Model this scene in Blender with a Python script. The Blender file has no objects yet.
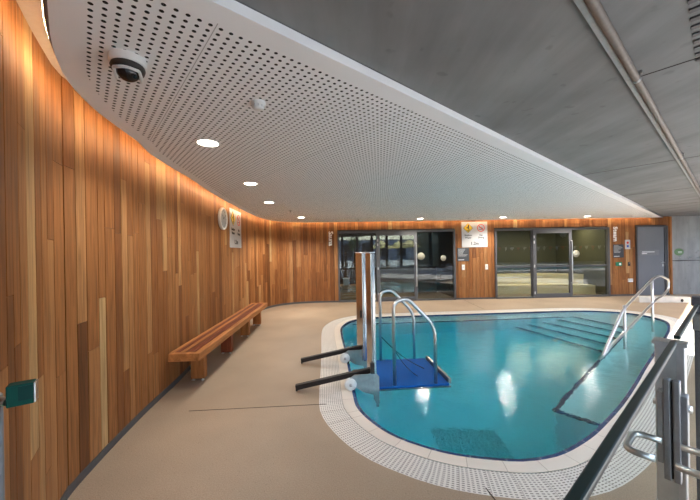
import bpy, bmesh, math, random
from mathutils import Vector, Matrix
from mathutils.geometry import tessellate_polygon
random.seed(7)
S = bpy.context.scene
C = S.collection
R = math.radians

# ------------------------------------------------------------------ node helpers
def new_mat(name):
    m = bpy.data.materials.new(name); m.use_nodes = True
    nt = m.node_tree; nt.nodes.clear()
    out = nt.nodes.new('ShaderNodeOutputMaterial')
    return m, nt, out

def N(nt, typ, **kw):
    n = nt.nodes.new(typ)
    for k, v in kw.items():
        if k.startswith('i_'):
            key = k[2:]
            key = int(key) if key.isdigit() else key.replace('_', ' ')
            n.inputs[key].default_value = v
        else:
            setattr(n, k, v)
    return n

def L(nt, a, b): nt.links.new(a, b)

def math_node(nt, op, a, b=None):
    n = nt.nodes.new('ShaderNodeMath'); n.operation = op
    for i, v in enumerate((a, b)):
        if v is None: continue
        if isinstance(v, (int, float)): n.inputs[i].default_value = v
        else: nt.links.new(v, n.inputs[i])
    return n.outputs[0]

def ramp(nt, fac, stops):
    n = nt.nodes.new('ShaderNodeValToRGB')
    el = n.color_ramp.elements
    while len(el) > 1: el.remove(el[-1])
    el[0].position, el[0].color = stops[0][0], (*stops[0][1], 1)
    for p, c in stops[1:]:
        e = el.new(p); e.color = (*c, 1)
    L(nt, fac, n.inputs[0])
    return n.outputs[0]

def mixc(nt, fac, a, b, mode='MIX'):
    n = nt.nodes.new('ShaderNodeMix'); n.data_type = 'RGBA'; n.blend_type = mode
    for sock, v in ((n.inputs['Factor'], fac), (n.inputs[6], a), (n.inputs[7], b)):
        if isinstance(v, tuple): sock.default_value = (*v, 1) if len(v) == 3 else v
        elif isinstance(v, (int, float)): sock.default_value = v
        else: L(nt, v, sock)
    return n.outputs[2]

def simple(name, col, rough=.5, metal=0, bump=0, scale=40, vary=.08, spec=.5):
    """plain surface with a faint procedural mottling"""
    m, nt, out = new_mat(name)
    b = N(nt, 'ShaderNodeBsdfPrincipled'); b.inputs['Roughness'].default_value = rough
    b.inputs['Metallic'].default_value = metal; b.inputs['Specular IOR Level'].default_value = spec
    tc = N(nt, 'ShaderNodeTexCoord')
    nz = N(nt, 'ShaderNodeTexNoise'); nz.inputs['Scale'].default_value = scale; nz.inputs['Detail'].default_value = 3
    L(nt, tc.outputs['Object'], nz.inputs['Vector'])
    lo = tuple(c * (1 - vary) for c in col); hi = tuple(min(1, c * (1 + vary)) for c in col)
    L(nt, ramp(nt, nz.outputs[0], [(.3, lo), (.7, hi)]), b.inputs['Base Color'])
    if bump:
        bp = N(nt, 'ShaderNodeBump'); bp.inputs['Strength'].default_value = bump; bp.inputs['Distance'].default_value = .01
        L(nt, nz.outputs[0], bp.inputs['Height']); L(nt, bp.outputs[0], b.inputs['Normal'])
    L(nt, b.outputs[0], out.inputs[0])
    return m

def emissive(name, col, strength):
    m, nt, out = new_mat(name)
    e = N(nt, 'ShaderNodeEmission'); e.inputs[0].default_value = (*col, 1); e.inputs[1].default_value = strength
    L(nt, e.outputs[0], out.inputs[0]); return m

def thin_glass(name, tint, ior, rough=0.0):
    m, nt, out = new_mat(name)
    t = N(nt, 'ShaderNodeBsdfTransparent'); t.inputs[0].default_value = (*tint, 1)
    g = N(nt, 'ShaderNodeBsdfGlossy'); g.inputs['Roughness'].default_value = rough
    f = N(nt, 'ShaderNodeFresnel'); geo = N(nt, 'ShaderNodeNewGeometry')
    mi = N(nt, 'ShaderNodeMix'); mi.inputs[2].default_value = ior; mi.inputs[3].default_value = 1 / ior
    L(nt, geo.outputs['Backfacing'], mi.inputs[0]); L(nt, mi.outputs[0], f.inputs[0])   # same sheen entering and leaving
    mx = N(nt, 'ShaderNodeMixShader')
    L(nt, f.outputs[0], mx.inputs[0]); L(nt, t.outputs[0], mx.inputs[1]); L(nt, g.outputs[0], mx.inputs[2])
    L(nt, mx.outputs[0], out.inputs[0]); return m

# main directions of the place: E runs along the fence, the pipe and the ceiling edge, NN across it
PHI = math.atan(.848)
EX, EY = math.cos(PHI), math.sin(PHI)
NX, NY = -EY, EX

# ------------------------------------------------------------------ materials
def timber(name, stops, grain=.48, attr=True, axis_scale=(26, 26, 1.6)):
    m, nt, out = new_mat(name)
    b = N(nt, 'ShaderNodeBsdfPrincipled'); b.inputs['Roughness'].default_value = .55
    b.inputs['Specular IOR Level'].default_value = .25
    tc = N(nt, 'ShaderNodeTexCoord')
    mp = N(nt, 'ShaderNodeMapping'); mp.inputs['Scale'].default_value = axis_scale
    if attr:
        a = N(nt, 'ShaderNodeAttribute'); a.attribute_name = 'board'
        cmb = N(nt, 'ShaderNodeVectorMath'); cmb.operation = 'SCALE'; cmb.inputs[3].default_value = 31.0
        L(nt, a.outputs['Vector'], cmb.inputs[0])
        ad = N(nt, 'ShaderNodeVectorMath'); ad.operation = 'ADD'
        L(nt, tc.outputs['Object'], ad.inputs[0]); L(nt, cmb.outputs[0], ad.inputs[1])
        L(nt, ad.outputs[0], mp.inputs[0])
        base = ramp(nt, a.outputs['Fac'], stops)
    else:
        L(nt, tc.outputs['Object'], mp.inputs[0])
        nb = N(nt, 'ShaderNodeTexNoise'); nb.inputs['Scale'].default_value = 2.0
        L(nt, mp.outputs[0], nb.inputs['Vector'])
        base = ramp(nt, nb.outputs[0], stops)
    nz = N(nt, 'ShaderNodeTexNoise'); nz.inputs['Scale'].default_value = 1.6; nz.inputs['Detail'].default_value = 6
    nz.inputs['Distortion'].default_value = .7
    L(nt, mp.outputs[0], nz.inputs['Vector'])
    gr = ramp(nt, nz.outputs[0], [(.25, (1 - grain,) * 3), (.6, (1, 1, 1)), (.8, (1 + grain * .4,) * 3)])
    col = mixc(nt, 1.0, base, gr, 'MULTIPLY')
    L(nt, col, b.inputs['Base Color'])
    bp = N(nt, 'ShaderNodeBump'); bp.inputs['Strength'].default_value = .12; bp.inputs['Distance'].default_value = .004
    L(nt, nz.outputs[0], bp.inputs['Height']); L(nt, bp.outputs[0], b.inputs['Normal'])
    L(nt, b.outputs[0], out.inputs[0]); return m

M = {}
M['cedar'] = timber('cedar_boards', [(0, (0.153, 0.057, 0.019)), (.2, (0.241, 0.090, 0.027)), (.5, (0.318, 0.129, 0.041)),
                                     (.78, (0.394, 0.186, 0.070)), (.92, (0.452, 0.248, 0.103)), (1, (0.501, 0.324, 0.150))])
M['gap'] = simple('dark_backing', (.02, .012, .008), .9)
M['bench_a'] = timber('bench_oak', [(0, (.40, .15, .045)), (1, (.55, .23, .075))], attr=False, axis_scale=(14, 1.2, 14))
M['bench_b'] = timber('bench_jarrah', [(0, (.13, .032, .014)), (1, (.24, .065, .026))], attr=False, axis_scale=(14, 1.2, 14))
M['bench_leg'] = timber('bench_leg_wood', [(0, (.34, .12, .035)), (1, (.5, .2, .06))], attr=False, axis_scale=(14, 14, 1.4))
M['bench_leg_red'] = timber('bench_leg_red_wood', [(0, (.20, .045, .018)), (1, (.3, .075, .03))], attr=False, axis_scale=(14, 14, 1.4))
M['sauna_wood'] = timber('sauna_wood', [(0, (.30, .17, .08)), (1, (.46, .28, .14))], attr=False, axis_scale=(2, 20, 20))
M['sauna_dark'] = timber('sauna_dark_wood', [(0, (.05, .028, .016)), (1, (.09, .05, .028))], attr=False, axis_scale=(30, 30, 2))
M['steel'] = simple('brushed_steel', (.68, .68, .67), .3, 1, vary=.05)
M['steel_mirror'] = simple('polished_steel', (.66, .65, .64), .2, 1, vary=.03)
M['steel_dull'] = simple('dull_steel', (.42, .42, .41), .34, 1, vary=.08)
M['kerb'] = simple('pale_kerb_concrete', (.62, .58, .52), .7, vary=.12, scale=6)
M['galv'] = simple('galvanised_grey', (.42, .43, .44), .5, .2)
M['lock'] = simple('satin_lock_metal', (.38, .385, .39), .38, 1, vary=.08)
M['frame'] = simple('charcoal_frame', (.075, .075, .082), .45)
M['frame_light'] = simple('grey_aluminium', (.20, .20, .21), .4, .3)
M['leaf'] = simple('dark_grey_aluminium', (.085, .085, .092), .4)
M['door_grey'] = simple('grey_door_paint', (.155, .16, .175), .5, vary=.03, scale=3)
M['skirt'] = simple('dark_skirting', (.07, .07, .075), .5)
M['white'] = simple('white_plastic', (.75, .75, .74), .4, vary=.03)
M['white_roller'] = simple('white_nylon', (.72, .74, .73), .45, vary=.05)
M['black'] = simple('black_rubber', (.018, .017, .016), .5)
M['armblack'] = simple('black_arm_coating', (.018, .013, .011), .5, spec=.25)
M['darkglass'] = simple('smoked_dome', (.01, .01, .012), .06)
M['signwhite'] = simple('sign_white', (.50, .50, .51), .4, vary=.02)
M['yellow'] = simple('sign_yellow', (.85, .55, .02), .4, vary=.02)
M['red'] = simple('sign_red', (.70, .045, .035), .4, vary=.02)
M['signblack'] = simple('sign_black', (.02, .02, .02), .5, vary=.02)
M['signgrey'] = simple('sign_charcoal', (.045, .047, .055), .45, vary=.04)
M['signpale'] = simple('sign_pale_print', (.55, .55, .56), .5, vary=.02)
M['letter'] = simple('letter_white', (.90, .88, .86), .45, vary=.02)
M['blue'] = simple('sign_blue', (.03, .10, .45), .4)
M['green'] = simple('green_button', (.01, .16, .075), .35)
M['greenbox'] = simple('green_plastic', (.003, .055, .040), .6, spec=.15)
M['ovalgreen'] = simple('green_sign', (.13, .22, .10), .5)
M['dotcream'] = simple('frosted_dot', (.33, .32, .25), .6)
M['platform'] = simple('blue_platform', (.003, .10, .38), .6, bump=.4, scale=260, vary=.25, spec=.15)
M['ledgreen'] = emissive('green_indicator', (.05, 1, .2), 2.5)
M['soffit'] = simple('beige_soffit', (.44, .37, .32), .8, vary=.03)
M['panel'] = simple('ceiling_panel_plain', (.88, .885, .89), .8, vary=.02, scale=4)
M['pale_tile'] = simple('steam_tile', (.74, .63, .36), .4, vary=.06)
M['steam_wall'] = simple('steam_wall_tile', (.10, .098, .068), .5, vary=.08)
M['glass_door'] = thin_glass('door_glass', (.74, .78, .77), 1.62)
def clear_glass(name, tint, sheen):
    m, nt, out = new_mat(name)
    t = N(nt, 'ShaderNodeBsdfTransparent'); t.inputs[0].default_value = (*tint, 1)
    g = N(nt, 'ShaderNodeBsdfGlossy'); g.inputs['Roughness'].default_value = .02
    mx = N(nt, 'ShaderNodeMixShader'); mx.inputs[0].default_value = sheen
    L(nt, t.outputs[0], mx.inputs[1]); L(nt, g.outputs[0], mx.inputs[2]); L(nt, mx.outputs[0], out.inputs[0]); return m
M['glass_fence'] = clear_glass('fence_glass', (.95, .98, .975), .05)
M['glass_facade'] = thin_glass('facade_glass', (.88, .92, .92), 1.2)
M['glass_edge'] = simple('dark_glass_edge', (.012, .028, .026), .3, spec=.3)
M['downlens'] = emissive('downlight_lens', (1, .90, .76), 14)
M['drain'] = simple('drain_grey', (.60, .74, .74), .5, vary=.35, scale=60)
M['nosing'] = simple('navy_nosing_tile', (.006, .018, .10), .3, vary=.2, scale=30)

# perforated ceiling board
def perforated():
    m, nt, out = new_mat('perforated_board')
    b = N(nt, 'ShaderNodeBsdfPrincipled'); b.inputs['Roughness'].default_value = .8
    b.inputs['Specular IOR Level'].default_value = .2
    tc = N(nt, 'ShaderNodeTexCoord')
    off = N(nt, 'ShaderNodeVectorMath'); off.operation = 'SUBTRACT'; off.inputs[1].default_value = (-.598, 1.194, 0)
    L(nt, tc.outputs['Object'], off.inputs[0])
    def dot(v):
        n = N(nt, 'ShaderNodeVectorMath'); n.operation = 'DOT_PRODUCT'; n.inputs[1].default_value = v
        L(nt, off.outputs[0], n.inputs[0]); return n.outputs['Value']
    e = dot((EX, EY, 0)); n_ = dot((NX, NY, 0))
    def cell(v, p):
        f = math_node(nt, 'FRACT', math_node(nt, 'ADD', math_node(nt, 'DIVIDE', v, p), .5))
        return math_node(nt, 'SUBTRACT', f, .5)
    a = cell(e, .0405); c = cell(n_, .0395)
    d = math_node(nt, 'SQRT', math_node(nt, 'ADD', math_node(nt, 'MULTIPLY', a, a), math_node(nt, 'MULTIPLY', c, c)))
    hole = math_node(nt, 'LESS_THAN', d, .215)
    # butt joints between boards
    j1 = math_node(nt, 'LESS_THAN', math_node(nt, 'ABSOLUTE', math_node(nt, 'SUBTRACT', math_node(nt, 'FRACT', math_node(nt, 'ADD', math_node(nt, 'DIVIDE', math_node(nt, 'SUBTRACT', e, .101), 1.215), .5)), .5)), .0016)
    col = mixc(nt, hole, (.88, .885, .89), (.012, .011, .010))
    col = mixc(nt, math_node(nt, 'MULTIPLY', j1, .6), col, (.22, .20, .19))
    L(nt, col, b.inputs['Base Color']); L(nt, b.outputs[0], out.inputs[0]); return m
M['perf'] = perforated()

def concrete(name, base, streak_dir, joints=None, scale=1.0):
    m, nt, out = new_mat(name)
    b = N(nt, 'ShaderNodeBsdfPrincipled'); b.inputs['Roughness'].default_value = .75
    b.inputs['Specular IOR Level'].default_value = .3
    tc = N(nt, 'ShaderNodeTexCoord')
    mp = N(nt, 'ShaderNodeMapping')
    mp.inputs['Rotation'].default_value = (0, 0, -PHI) if streak_dir == 'slab' else (0, 0, 0)
    mp.inputs['Scale'].default_value = (2.6, .35, 1) if streak_dir == 'slab' else (3, 3, .5)
    mp.vector_type = 'POINT'
    L(nt, tc.outputs['Object'], mp.inputs[0])
    n1 = N(nt, 'ShaderNodeTexNoise'); n1.inputs['Scale'].default_value = 1.5 * scale; n1.inputs['Detail'].default_value = 7
    n1.inputs['Roughness'].default_value = .62
    L(nt, mp.outputs[0], n1.inputs['Vector'])
    n2 = N(nt, 'ShaderNodeTexNoise'); n2.inputs['Scale'].default_value = 2.4; n2.inputs['Detail'].default_value = 8
    L(nt, tc.outputs['Object'], n2.inputs['Vector'])
    f = math_node(nt, 'ADD', math_node(nt, 'MULTIPLY', n1.outputs[0], .65), math_node(nt, 'MULTIPLY', n2.outputs[0], .35))
    col = ramp(nt, f, [(.30, tuple(c * .74 for c in base)), (.5, base), (.68, tuple(min(1, c * 1.26) for c in base))])
    # small rusty tie marks
    n3 = N(nt, 'ShaderNodeTexNoise'); n3.inputs['Scale'].default_value = 9
    L(nt, tc.outputs['Object'], n3.inputs['Vector'])
    spot = ramp(nt, n3.outputs[0], [(.67, (0, 0, 0)), (.72, (1, 1, 1))])
    col = mixc(nt, math_node(nt, 'MULTIPLY', spot, .28), col, tuple(c * .4 for c in base))
    L(nt, col, b.inputs['Base Color'])
    bp = N(nt, 'ShaderNodeBump'); bp.inputs['Strength'].default_value = .15; bp.inputs['Distance'].default_value = .01
    L(nt, n2.outputs[0], bp.inputs['Height']); L(nt, bp.outputs[0], b.inputs['Normal'])
    L(nt, b.outputs[0], out.inputs[0]); return m
M['slab'] = concrete('concrete_slab', (.205, .205, .205), 'slab')
M['conc_wall'] = concrete('concrete_wall', (.31, .30, .285), 'wall')

def pebble_floor():
    m, nt, out = new_mat('resin_floor')
    b = N(nt, 'ShaderNodeBsdfPrincipled'); b.inputs['Roughness'].default_value = .6
    b.inputs['Specular IOR Level'].default_value = .3
    tc = N(nt, 'ShaderNodeTexCoord')
    n1 = N(nt, 'ShaderNodeTexNoise'); n1.inputs['Scale'].default_value = 130; n1.inputs['Detail'].default_value = 4
    n2 = N(nt, 'ShaderNodeTexNoise'); n2.inputs['Scale'].default_value = 1.3; n2.inputs['Detail'].default_value = 5
    v = N(nt, 'ShaderNodeTexVoronoi'); v.inputs['Scale'].default_value = 45
    for n in (n1, n2, v): L(nt, tc.outputs['Object'], n.inputs['Vector'])
    c1 = ramp(nt, n1.outputs[0], [(.3, (.29, .215, .147)), (.7, (.415, .325, .235))])
    c2 = ramp(nt, n2.outputs[0], [(.3, (.86, .86, .86)), (.7, (1.06, 1.05, 1.04))])
    col = mixc(nt, 1, c1, c2, 'MULTIPLY')
    wn = N(nt, 'ShaderNodeTexWhiteNoise'); L(nt, v.outputs['Position'], wn.inputs['Vector'])
    sp = math_node(nt, 'MULTIPLY', math_node(nt, 'LESS_THAN', v.outputs['Distance'], .22), math_node(nt, 'LESS_THAN', wn.outputs['Value'], .10))
    col = mixc(nt, math_node(nt, 'MULTIPLY', sp, .5), col, (.22, .16, .11))
    L(nt, col, b.inputs['Base Color'])
    bp = N(nt, 'ShaderNodeBump'); bp.inputs['Strength'].default_value = .1; bp.inputs['Distance'].default_value = .003
    L(nt, n1.outputs[0], bp.inputs['Height']); L(nt, bp.outputs[0], b.inputs['Normal'])
    L(nt, b.outputs[0], out.inputs[0]); return m
M['floor'] = pebble_floor()

def grate_mat():
    m, nt, out = new_mat('slotted_grate')
    b = N(nt, 'ShaderNodeBsdfPrincipled'); b.inputs['Roughness'].default_value = .45
    uv = N(nt, 'ShaderNodeUVMap'); uv.uv_map = 'UVMap'
    sx = N(nt, 'ShaderNodeSeparateXYZ'); L(nt, uv.outputs[0], sx.inputs[0])
    u = math_node(nt, 'FRACT', math_node(nt, 'DIVIDE', sx.outputs[0], .028))
    v = math_node(nt, 'FRACT', math_node(nt, 'DIVIDE', sx.outputs[1], .0196))
    slot = math_node(nt, 'MULTIPLY', math_node(nt, 'LESS_THAN', u, .55), math_node(nt, 'LESS_THAN', v, .42))
    seg = math_node(nt, 'LESS_THAN', math_node(nt, 'FRACT', math_node(nt, 'DIVIDE', sx.outputs[0], .17)), .035)
    col = mixc(nt, slot, (.70, .67, .62), (.20, .18, .16))
    col = mixc(nt, math_node(nt, 'MULTIPLY', seg, .6), col, (.3, .27, .24))
    L(nt, col, b.inputs['Base Color']); L(nt, b.outputs[0], out.inputs[0]); return m
M['grate'] = grate_mat()

def ring_tiles(name, col, joint, pitch, rough=.35, vary=.06, jw=.03):
    m, nt, out = new_mat(name)
    b = N(nt, 'ShaderNodeBsdfPrincipled'); b.inputs['Roughness'].default_value = rough
    uv = N(nt, 'ShaderNodeUVMap'); uv.uv_map = 'UVMap'
    sx = N(nt, 'ShaderNodeSeparateXYZ'); L(nt, uv.outputs[0], sx.inputs[0])
    d = math_node(nt, 'DIVIDE', sx.outputs[0], pitch)
    j = math_node(nt, 'LESS_THAN', math_node(nt, 'FRACT', d), jw)
    wn = N(nt, 'ShaderNodeTexWhiteNoise'); wn.noise_dimensions = '1D'
    L(nt, math_node(nt, 'FLOOR', d), wn.inputs['W'])
    base = ramp(nt, wn.outputs['Value'], [(0, tuple(c * (1 - vary) for c in col)), (1, tuple(c * (1 + vary) for c in col))])
    L(nt, mixc(nt, j, base, joint), b.inputs['Base Color']); L(nt, b.outputs[0], out.inputs[0]); return m
M['coping'] = ring_tiles('coping_tiles', (.72, .66, .58), (.40, .34, .28), .245, vary=.03, jw=.018)
M['edge_tile'] = ring_tiles('blue_edge_tiles', (.010, .036, .115), (.2, .25, .33), .245, rough=.25, vary=.25)

def pool_tiles():
    m, nt, out = new_mat('pool_tiles')
    b = N(nt, 'ShaderNodeBsdfPrincipled'); b.inputs['Roughness'].default_value = .35
    tc = N(nt, 'ShaderNodeTexCoord')
    mp = N(nt, 'ShaderNodeMapping'); mp.inputs['Rotation'].default_value = (0, 0, -PHI); L(nt, tc.outputs['Object'], mp.inputs[0])
    sx = N(nt, 'ShaderNodeSeparateXYZ'); L(nt, mp.outputs[0], sx.inputs[0])
    j = None
    for k in range(2):
        g = math_node(nt, 'LESS_THAN', math_node(nt, 'FRACT', math_node(nt, 'DIVIDE', sx.outputs[k], .245)), .022)
        j = g if j is None else math_node(nt, 'MAXIMUM', j, g)
    nz = N(nt, 'ShaderNodeTexNoise'); nz.inputs['Scale'].default_value = 1.4; L(nt, tc.outputs['Object'], nz.inputs['Vector'])
    base = ramp(nt, nz.outputs[0], [(.3, (.84, .95, .95)), (.7, (.90, .98, .98))])
    L(nt, mixc(nt, math_node(nt, 'MULTIPLY', j, .35), base, (.45, .55, .56)), b.inputs['Base Color'])
    L(nt, b.outputs[0], out.inputs[0]); return m
M['pool'] = pool_tiles()
M['paving'] = simple('pale_paving', (.52, .515, .50), .8)

def water():
    m, nt, out = new_mat('pool_water')
    g = N(nt, 'ShaderNodeBsdfPrincipled'); g.inputs['Base Color'].default_value = (1, 1, 1, 1)
    g.inputs['Roughness'].default_value = 0.0; g.inputs['IOR'].default_value = 1.333
    g.inputs['Transmission Weight'].default_value = 1.0
    tc = N(nt, 'ShaderNodeTexCoord')
    n1 = N(nt, 'ShaderNodeTexNoise'); n1.inputs['Scale'].default_value = 5.5; n1.inputs['Detail'].default_value = 3; n1.inputs['Distortion'].default_value = .4
    n2 = N(nt, 'ShaderNodeTexNoise'); n2.inputs['Scale'].default_value = 26; n2.inputs['Detail'].default_value = 2
    for n in (n1, n2): L(nt, tc.outputs['Object'], n.inputs['Vector'])
    h = math_node(nt, 'ADD', n1.outputs[0], math_node(nt, 'MULTIPLY', n2.outputs[0], .34))
    bp = N(nt, 'ShaderNodeBump'); bp.inputs['Strength'].default_value = .55; bp.inputs['Distance'].default_value = .012
    L(nt, h, bp.inputs['Height']); L(nt, bp.outputs[0], g.inputs['Normal'])
    va = N(nt, 'ShaderNodeVolumeAbsorption'); va.inputs['Color'].default_value = (.0, .865, .935, 1); va.inputs['Density'].default_value = .95
    L(nt, g.outputs[0], out.inputs['Surface']); L(nt, va.outputs[0], out.inputs['Volume']); return m
M['water'] = water()

# ------------------------------------------------------------------ mesh helpers
class MB:
    def __init__(self): self.bm = bmesh.new(); self.mi = 0
    def _faces(self, fs):
        for f in fs: f.material_index = self.mi
    def box(self, c, s, rz=0, rx=0, ry=0):
        mat = Matrix.Translation(c) @ Matrix.Rotation(rz, 4, 'Z') @ Matrix.Rotation(ry, 4, 'Y') @ Matrix.Rotation(rx, 4, 'X') @ Matrix.Diagonal((*s, 1))
        r = bmesh.ops.create_cube(self.bm, size=1, matrix=mat)
        self._faces({f for v in r['verts'] for f in v.link_faces}); return self
    def bbox(self, c, s, bev=.005, rz=0, rx=0, seg=2):
        """box with rounded edges"""
        mat = Matrix.Translation(c) @ Matrix.Rotation(rz, 4, 'Z') @ Matrix.Rotation(rx, 4, 'X') @ Matrix.Diagonal((*s, 1))
        r = bmesh.ops.create_cube(self.bm, size=1, matrix=mat)
        es = list({e for v in r['verts'] for e in v.link_edges})
        self._faces({f for v in r['verts'] for f in v.link_faces})
        rr = bmesh.ops.bevel(self.bm, geom=es, offset=bev, segments=seg, affect='EDGES', profile=.5)
        self._faces(rr['faces']); return self
    def prism(self, poly, z0, z1, top=True, bottom=True):
        n = len(poly)
        lo = [self.bm.verts.new((x, y, z0)) for x, y in poly]; hi = [self.bm.verts.new((x, y, z1)) for x, y in poly]
        fs = [self.bm.faces.new((lo[i], lo[(i + 1) % n], hi[(i + 1) % n], hi[i])) for i in range(n)]
        for ring, up, on in ((hi, True, top), (lo, False, bottom)):
            if not on: continue
            for t in tessellate_polygon([[v.co for v in ring]]):
                f = [ring[i] for i in t]
                try: fs.append(self.bm.faces.new(f if up else f[::-1]))
                except ValueError: pass
        self._faces(fs); return self
    def flat(self, loops, z):
        """flat polygon with holes"""
        vs = [self.bm.verts.new((x, y, z)) for lp in loops for x, y in lp]
        fs = []
        for t in tessellate_polygon([[Vector((x, y, 0)) for x, y in lp] for lp in loops]):
            fs.append(self.bm.faces.new([vs[i] for i in t]))
        self._faces(fs); return self
    def tube(self, pts, r, seg=12, cap=True):
        pts = [Vector(p) for p in pts]; rings = []
        t0 = (pts[1] - pts[0]).normalized()
        up = Vector((0, 0, 1)) if abs(t0.z) < .9 else Vector((1, 0, 0))
        nrm = t0.cross(up).normalized()
        for i, p in enumerate(pts):
            t = ((pts[min(i + 1, len(pts) - 1)] - p).normalized() + (p - pts[max(i - 1, 0)]).normalized())
            t = t.normalized() if t.length > 1e-6 else t0
            nrm = (nrm - t * nrm.dot(t)).normalized(); bn = t.cross(nrm)
            rr = r[i] if isinstance(r, (list, tuple)) else r
            rings.append([self.bm.verts.new(p + (nrm * math.cos(a) + bn * math.sin(a)) * rr) for a in [2 * math.pi * k / seg for k in range(seg)]])
        fs = []
        for a, b in zip(rings, rings[1:]):
            for k in range(seg):
                f = self.bm.faces.new((a[k], a[(k + 1) % seg], b[(k + 1) % seg], b[k])); f.smooth = True; fs.append(f)
        if cap: fs += [self.bm.faces.new(rings[0][::-1]), self.bm.faces.new(rings[-1])]
        self._faces(fs); return self
    def lathe(self, prof, o=(0, 0, 0), axis='Z', seg=32, smooth=True):
        """profile of (radius, height)"""
        o = Vector(o)
        rot = {'Z': Matrix.Identity(3), 'X': Matrix.Rotation(R(90), 3, 'Y'), '-X': Matrix.Rotation(R(-90), 3, 'Y'),
               'Y': Matrix.Rotation(R(-90), 3, 'X'), '-Y': Matrix.Rotation(R(90), 3, 'X'), '-Z': Matrix.Rotation(R(180), 3, 'X')}[axis]
        rings = []; fs = []
        for r, h in prof:
            if r < 1e-6: rings.append([self.bm.verts.new(o + rot @ Vector((0, 0, h)))])
            else: rings.append([self.bm.verts.new(o + rot @ Vector((r * math.cos(a), r * math.sin(a), h))) for a in [2 * math.pi * k / seg for k in range(seg)]])
        for a, b in zip(rings, rings[1:]):
            for k in range(seg):
                k2 = (k + 1) % seg
                if len(a) == 1 and len(b) == 1: continue
                if len(a) == 1: q = (a[0], b[k2], b[k])
                elif len(b) == 1: q = (a[k], a[k2], b[0])
                else: q = (a[k], a[k2], b[k2], b[k])
                f = self.bm.faces.new(q); f.smooth = smooth; fs.append(f)
        self._faces(fs); return self
    def ring(self, loop_a, loop_b, z, uvs=True, arc=None, wa=0, wb=1, zb=None):
        """closed strip between two equal loops, with arc-length UVs"""
        n = len(loop_a); uv = self.bm.loops.layers.uv.get('UVMap') or self.bm.loops.layers.uv.new('UVMap')
        zb = z if zb is None else zb
        va = [self.bm.verts.new((x, y, z)) for x, y in loop_a]; vb = [self.bm.verts.new((x, y, zb)) for x, y in loop_b]
        s = [0]
        for i in range(n): s.append(s[-1] + math.dist(loop_a[i], loop_a[(i + 1) % n]))
        for i in range(n):
            j = (i + 1) % n
            f = self.bm.faces.new((va[i], va[j], vb[j], vb[i])); f.material_index = self.mi
            for lp, c in zip(f.loops, ((s[i], wa), (s[i + 1], wa), (s[i + 1], wb), (s[i], wb))): lp[uv].uv = c
        return self
    def build(self, name, mat, parent=None, normals=True, bevel=0):
        if normals: bmesh.ops.recalc_face_normals(self.bm, faces=self.bm.faces)
        me = bpy.data.meshes.new(name); self.bm.to_mesh(me); self.bm.free()
        for m in (mat if isinstance(mat, list) else [mat]): me.materials.append(m)
        o = bpy.data.objects.new(name, me); C.objects.link(o)
        if parent is not None: o.parent = parent
        if bevel:
            b = o.modifiers.new('bevel', 'BEVEL'); b.width = bevel; b.segments = 2; b.limit_method = 'ANGLE'
        return o

def tag(o, label=None, cat=None, group=None, kind=None):
    if label: o['label'] = label
    if cat: o['category'] = cat
    if group: o['group'] = group
    if kind: o['kind'] = kind
    return o

def empty(name, loc, rz=0):
    o = bpy.data.objects.new(name, None); C.objects.link(o); o.location = loc; o.rotation_euler = (0, 0, rz); return o

def structure(o, label, cat): return tag(o, label, cat, kind='structure')

def copy_tree(o, parent=None):
    c = o.copy(); C.objects.link(c)
    if parent is not None: c.parent = parent
    for ch in [x for x in C.objects if x.parent == o]: copy_tree(ch, c)
    return c

def rounded(pts, r, n=6):
    """polyline with filleted corners"""
    pts = [Vector(p) for p in pts]; out = [pts[0]]
    for a, b, c in zip(pts, pts[1:], pts[2:]):
        u = (a - b); v = (c - b); d = min(r, u.length * .49, v.length * .49)
        p0 = b + u.normalized() * d; p1 = b + v.normalized() * d
        for k in range(n + 1):
            t = k / n; out.append(p0 * (1 - t) ** 2 + b * 2 * t * (1 - t) + p1 * t * t)
    out.append(pts[-1]); return out

def spline(pts, n, closed=False):
    """Catmull-Rom through points, resampled to n even steps"""
    P = [Vector((*p, 0)) for p in pts]; m = len(P); dense = []
    segs = m if closed else m - 1
    for i in range(segs):
        p1, p2 = P[i], P[(i + 1) % m]
        p0 = P[i - 1] if (closed or i > 0) else p1 * 2 - p2
        p3 = P[(i + 2) % m] if (closed or i + 2 < m) else p2 * 2 - p1
        # centripetal-like tension keeps unequal steps smooth
        for k in range(24):
            t = k / 24
            dense.append(.5 * ((2 * p1) + (p2 - p0) * t + (2 * p0 - 5 * p1 + 4 * p2 - p3) * t * t + (3 * p1 - p0 - 3 * p2 + p3) * t ** 3))
    if not closed: dense.append(P[-1])
    return resample([(p.x, p.y) for p in dense], n, closed)

def resample(pl, n, closed=False):
    if closed: pl = pl + [pl[0]]
    s = [0]
    for a, b in zip(pl, pl[1:]): s.append(s[-1] + math.dist(a, b))
    out = []; tot = s[-1]; i = 0
    for k in range(n if closed else n + 1):
        d = tot * k / n
        while i < len(s) - 2 and s[i + 1] < d: i += 1
        t = (d - s[i]) / max(1e-9, s[i + 1] - s[i]); a, b = pl[i], pl[i + 1]
        out.append((a[0] + (b[0] - a[0]) * t, a[1] + (b[1] - a[1]) * t))
    return out

def offset(lp, d, closed=True):
    """offset a polyline to its right-hand side (outward for clockwise loops)"""
    n = len(lp); out = []
    for i in range(n):
        a = lp[i - 1] if (closed or i > 0) else lp[i]; b = lp[(i + 1) % n] if (closed or i < n - 1) else lp[i]
        tx, ty = b[0] - a[0], b[1] - a[1]; l = math.hypot(tx, ty) or 1
        out.append((lp[i][0] + ty / l * d, lp[i][1] - tx / l * d))
    return out

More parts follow.
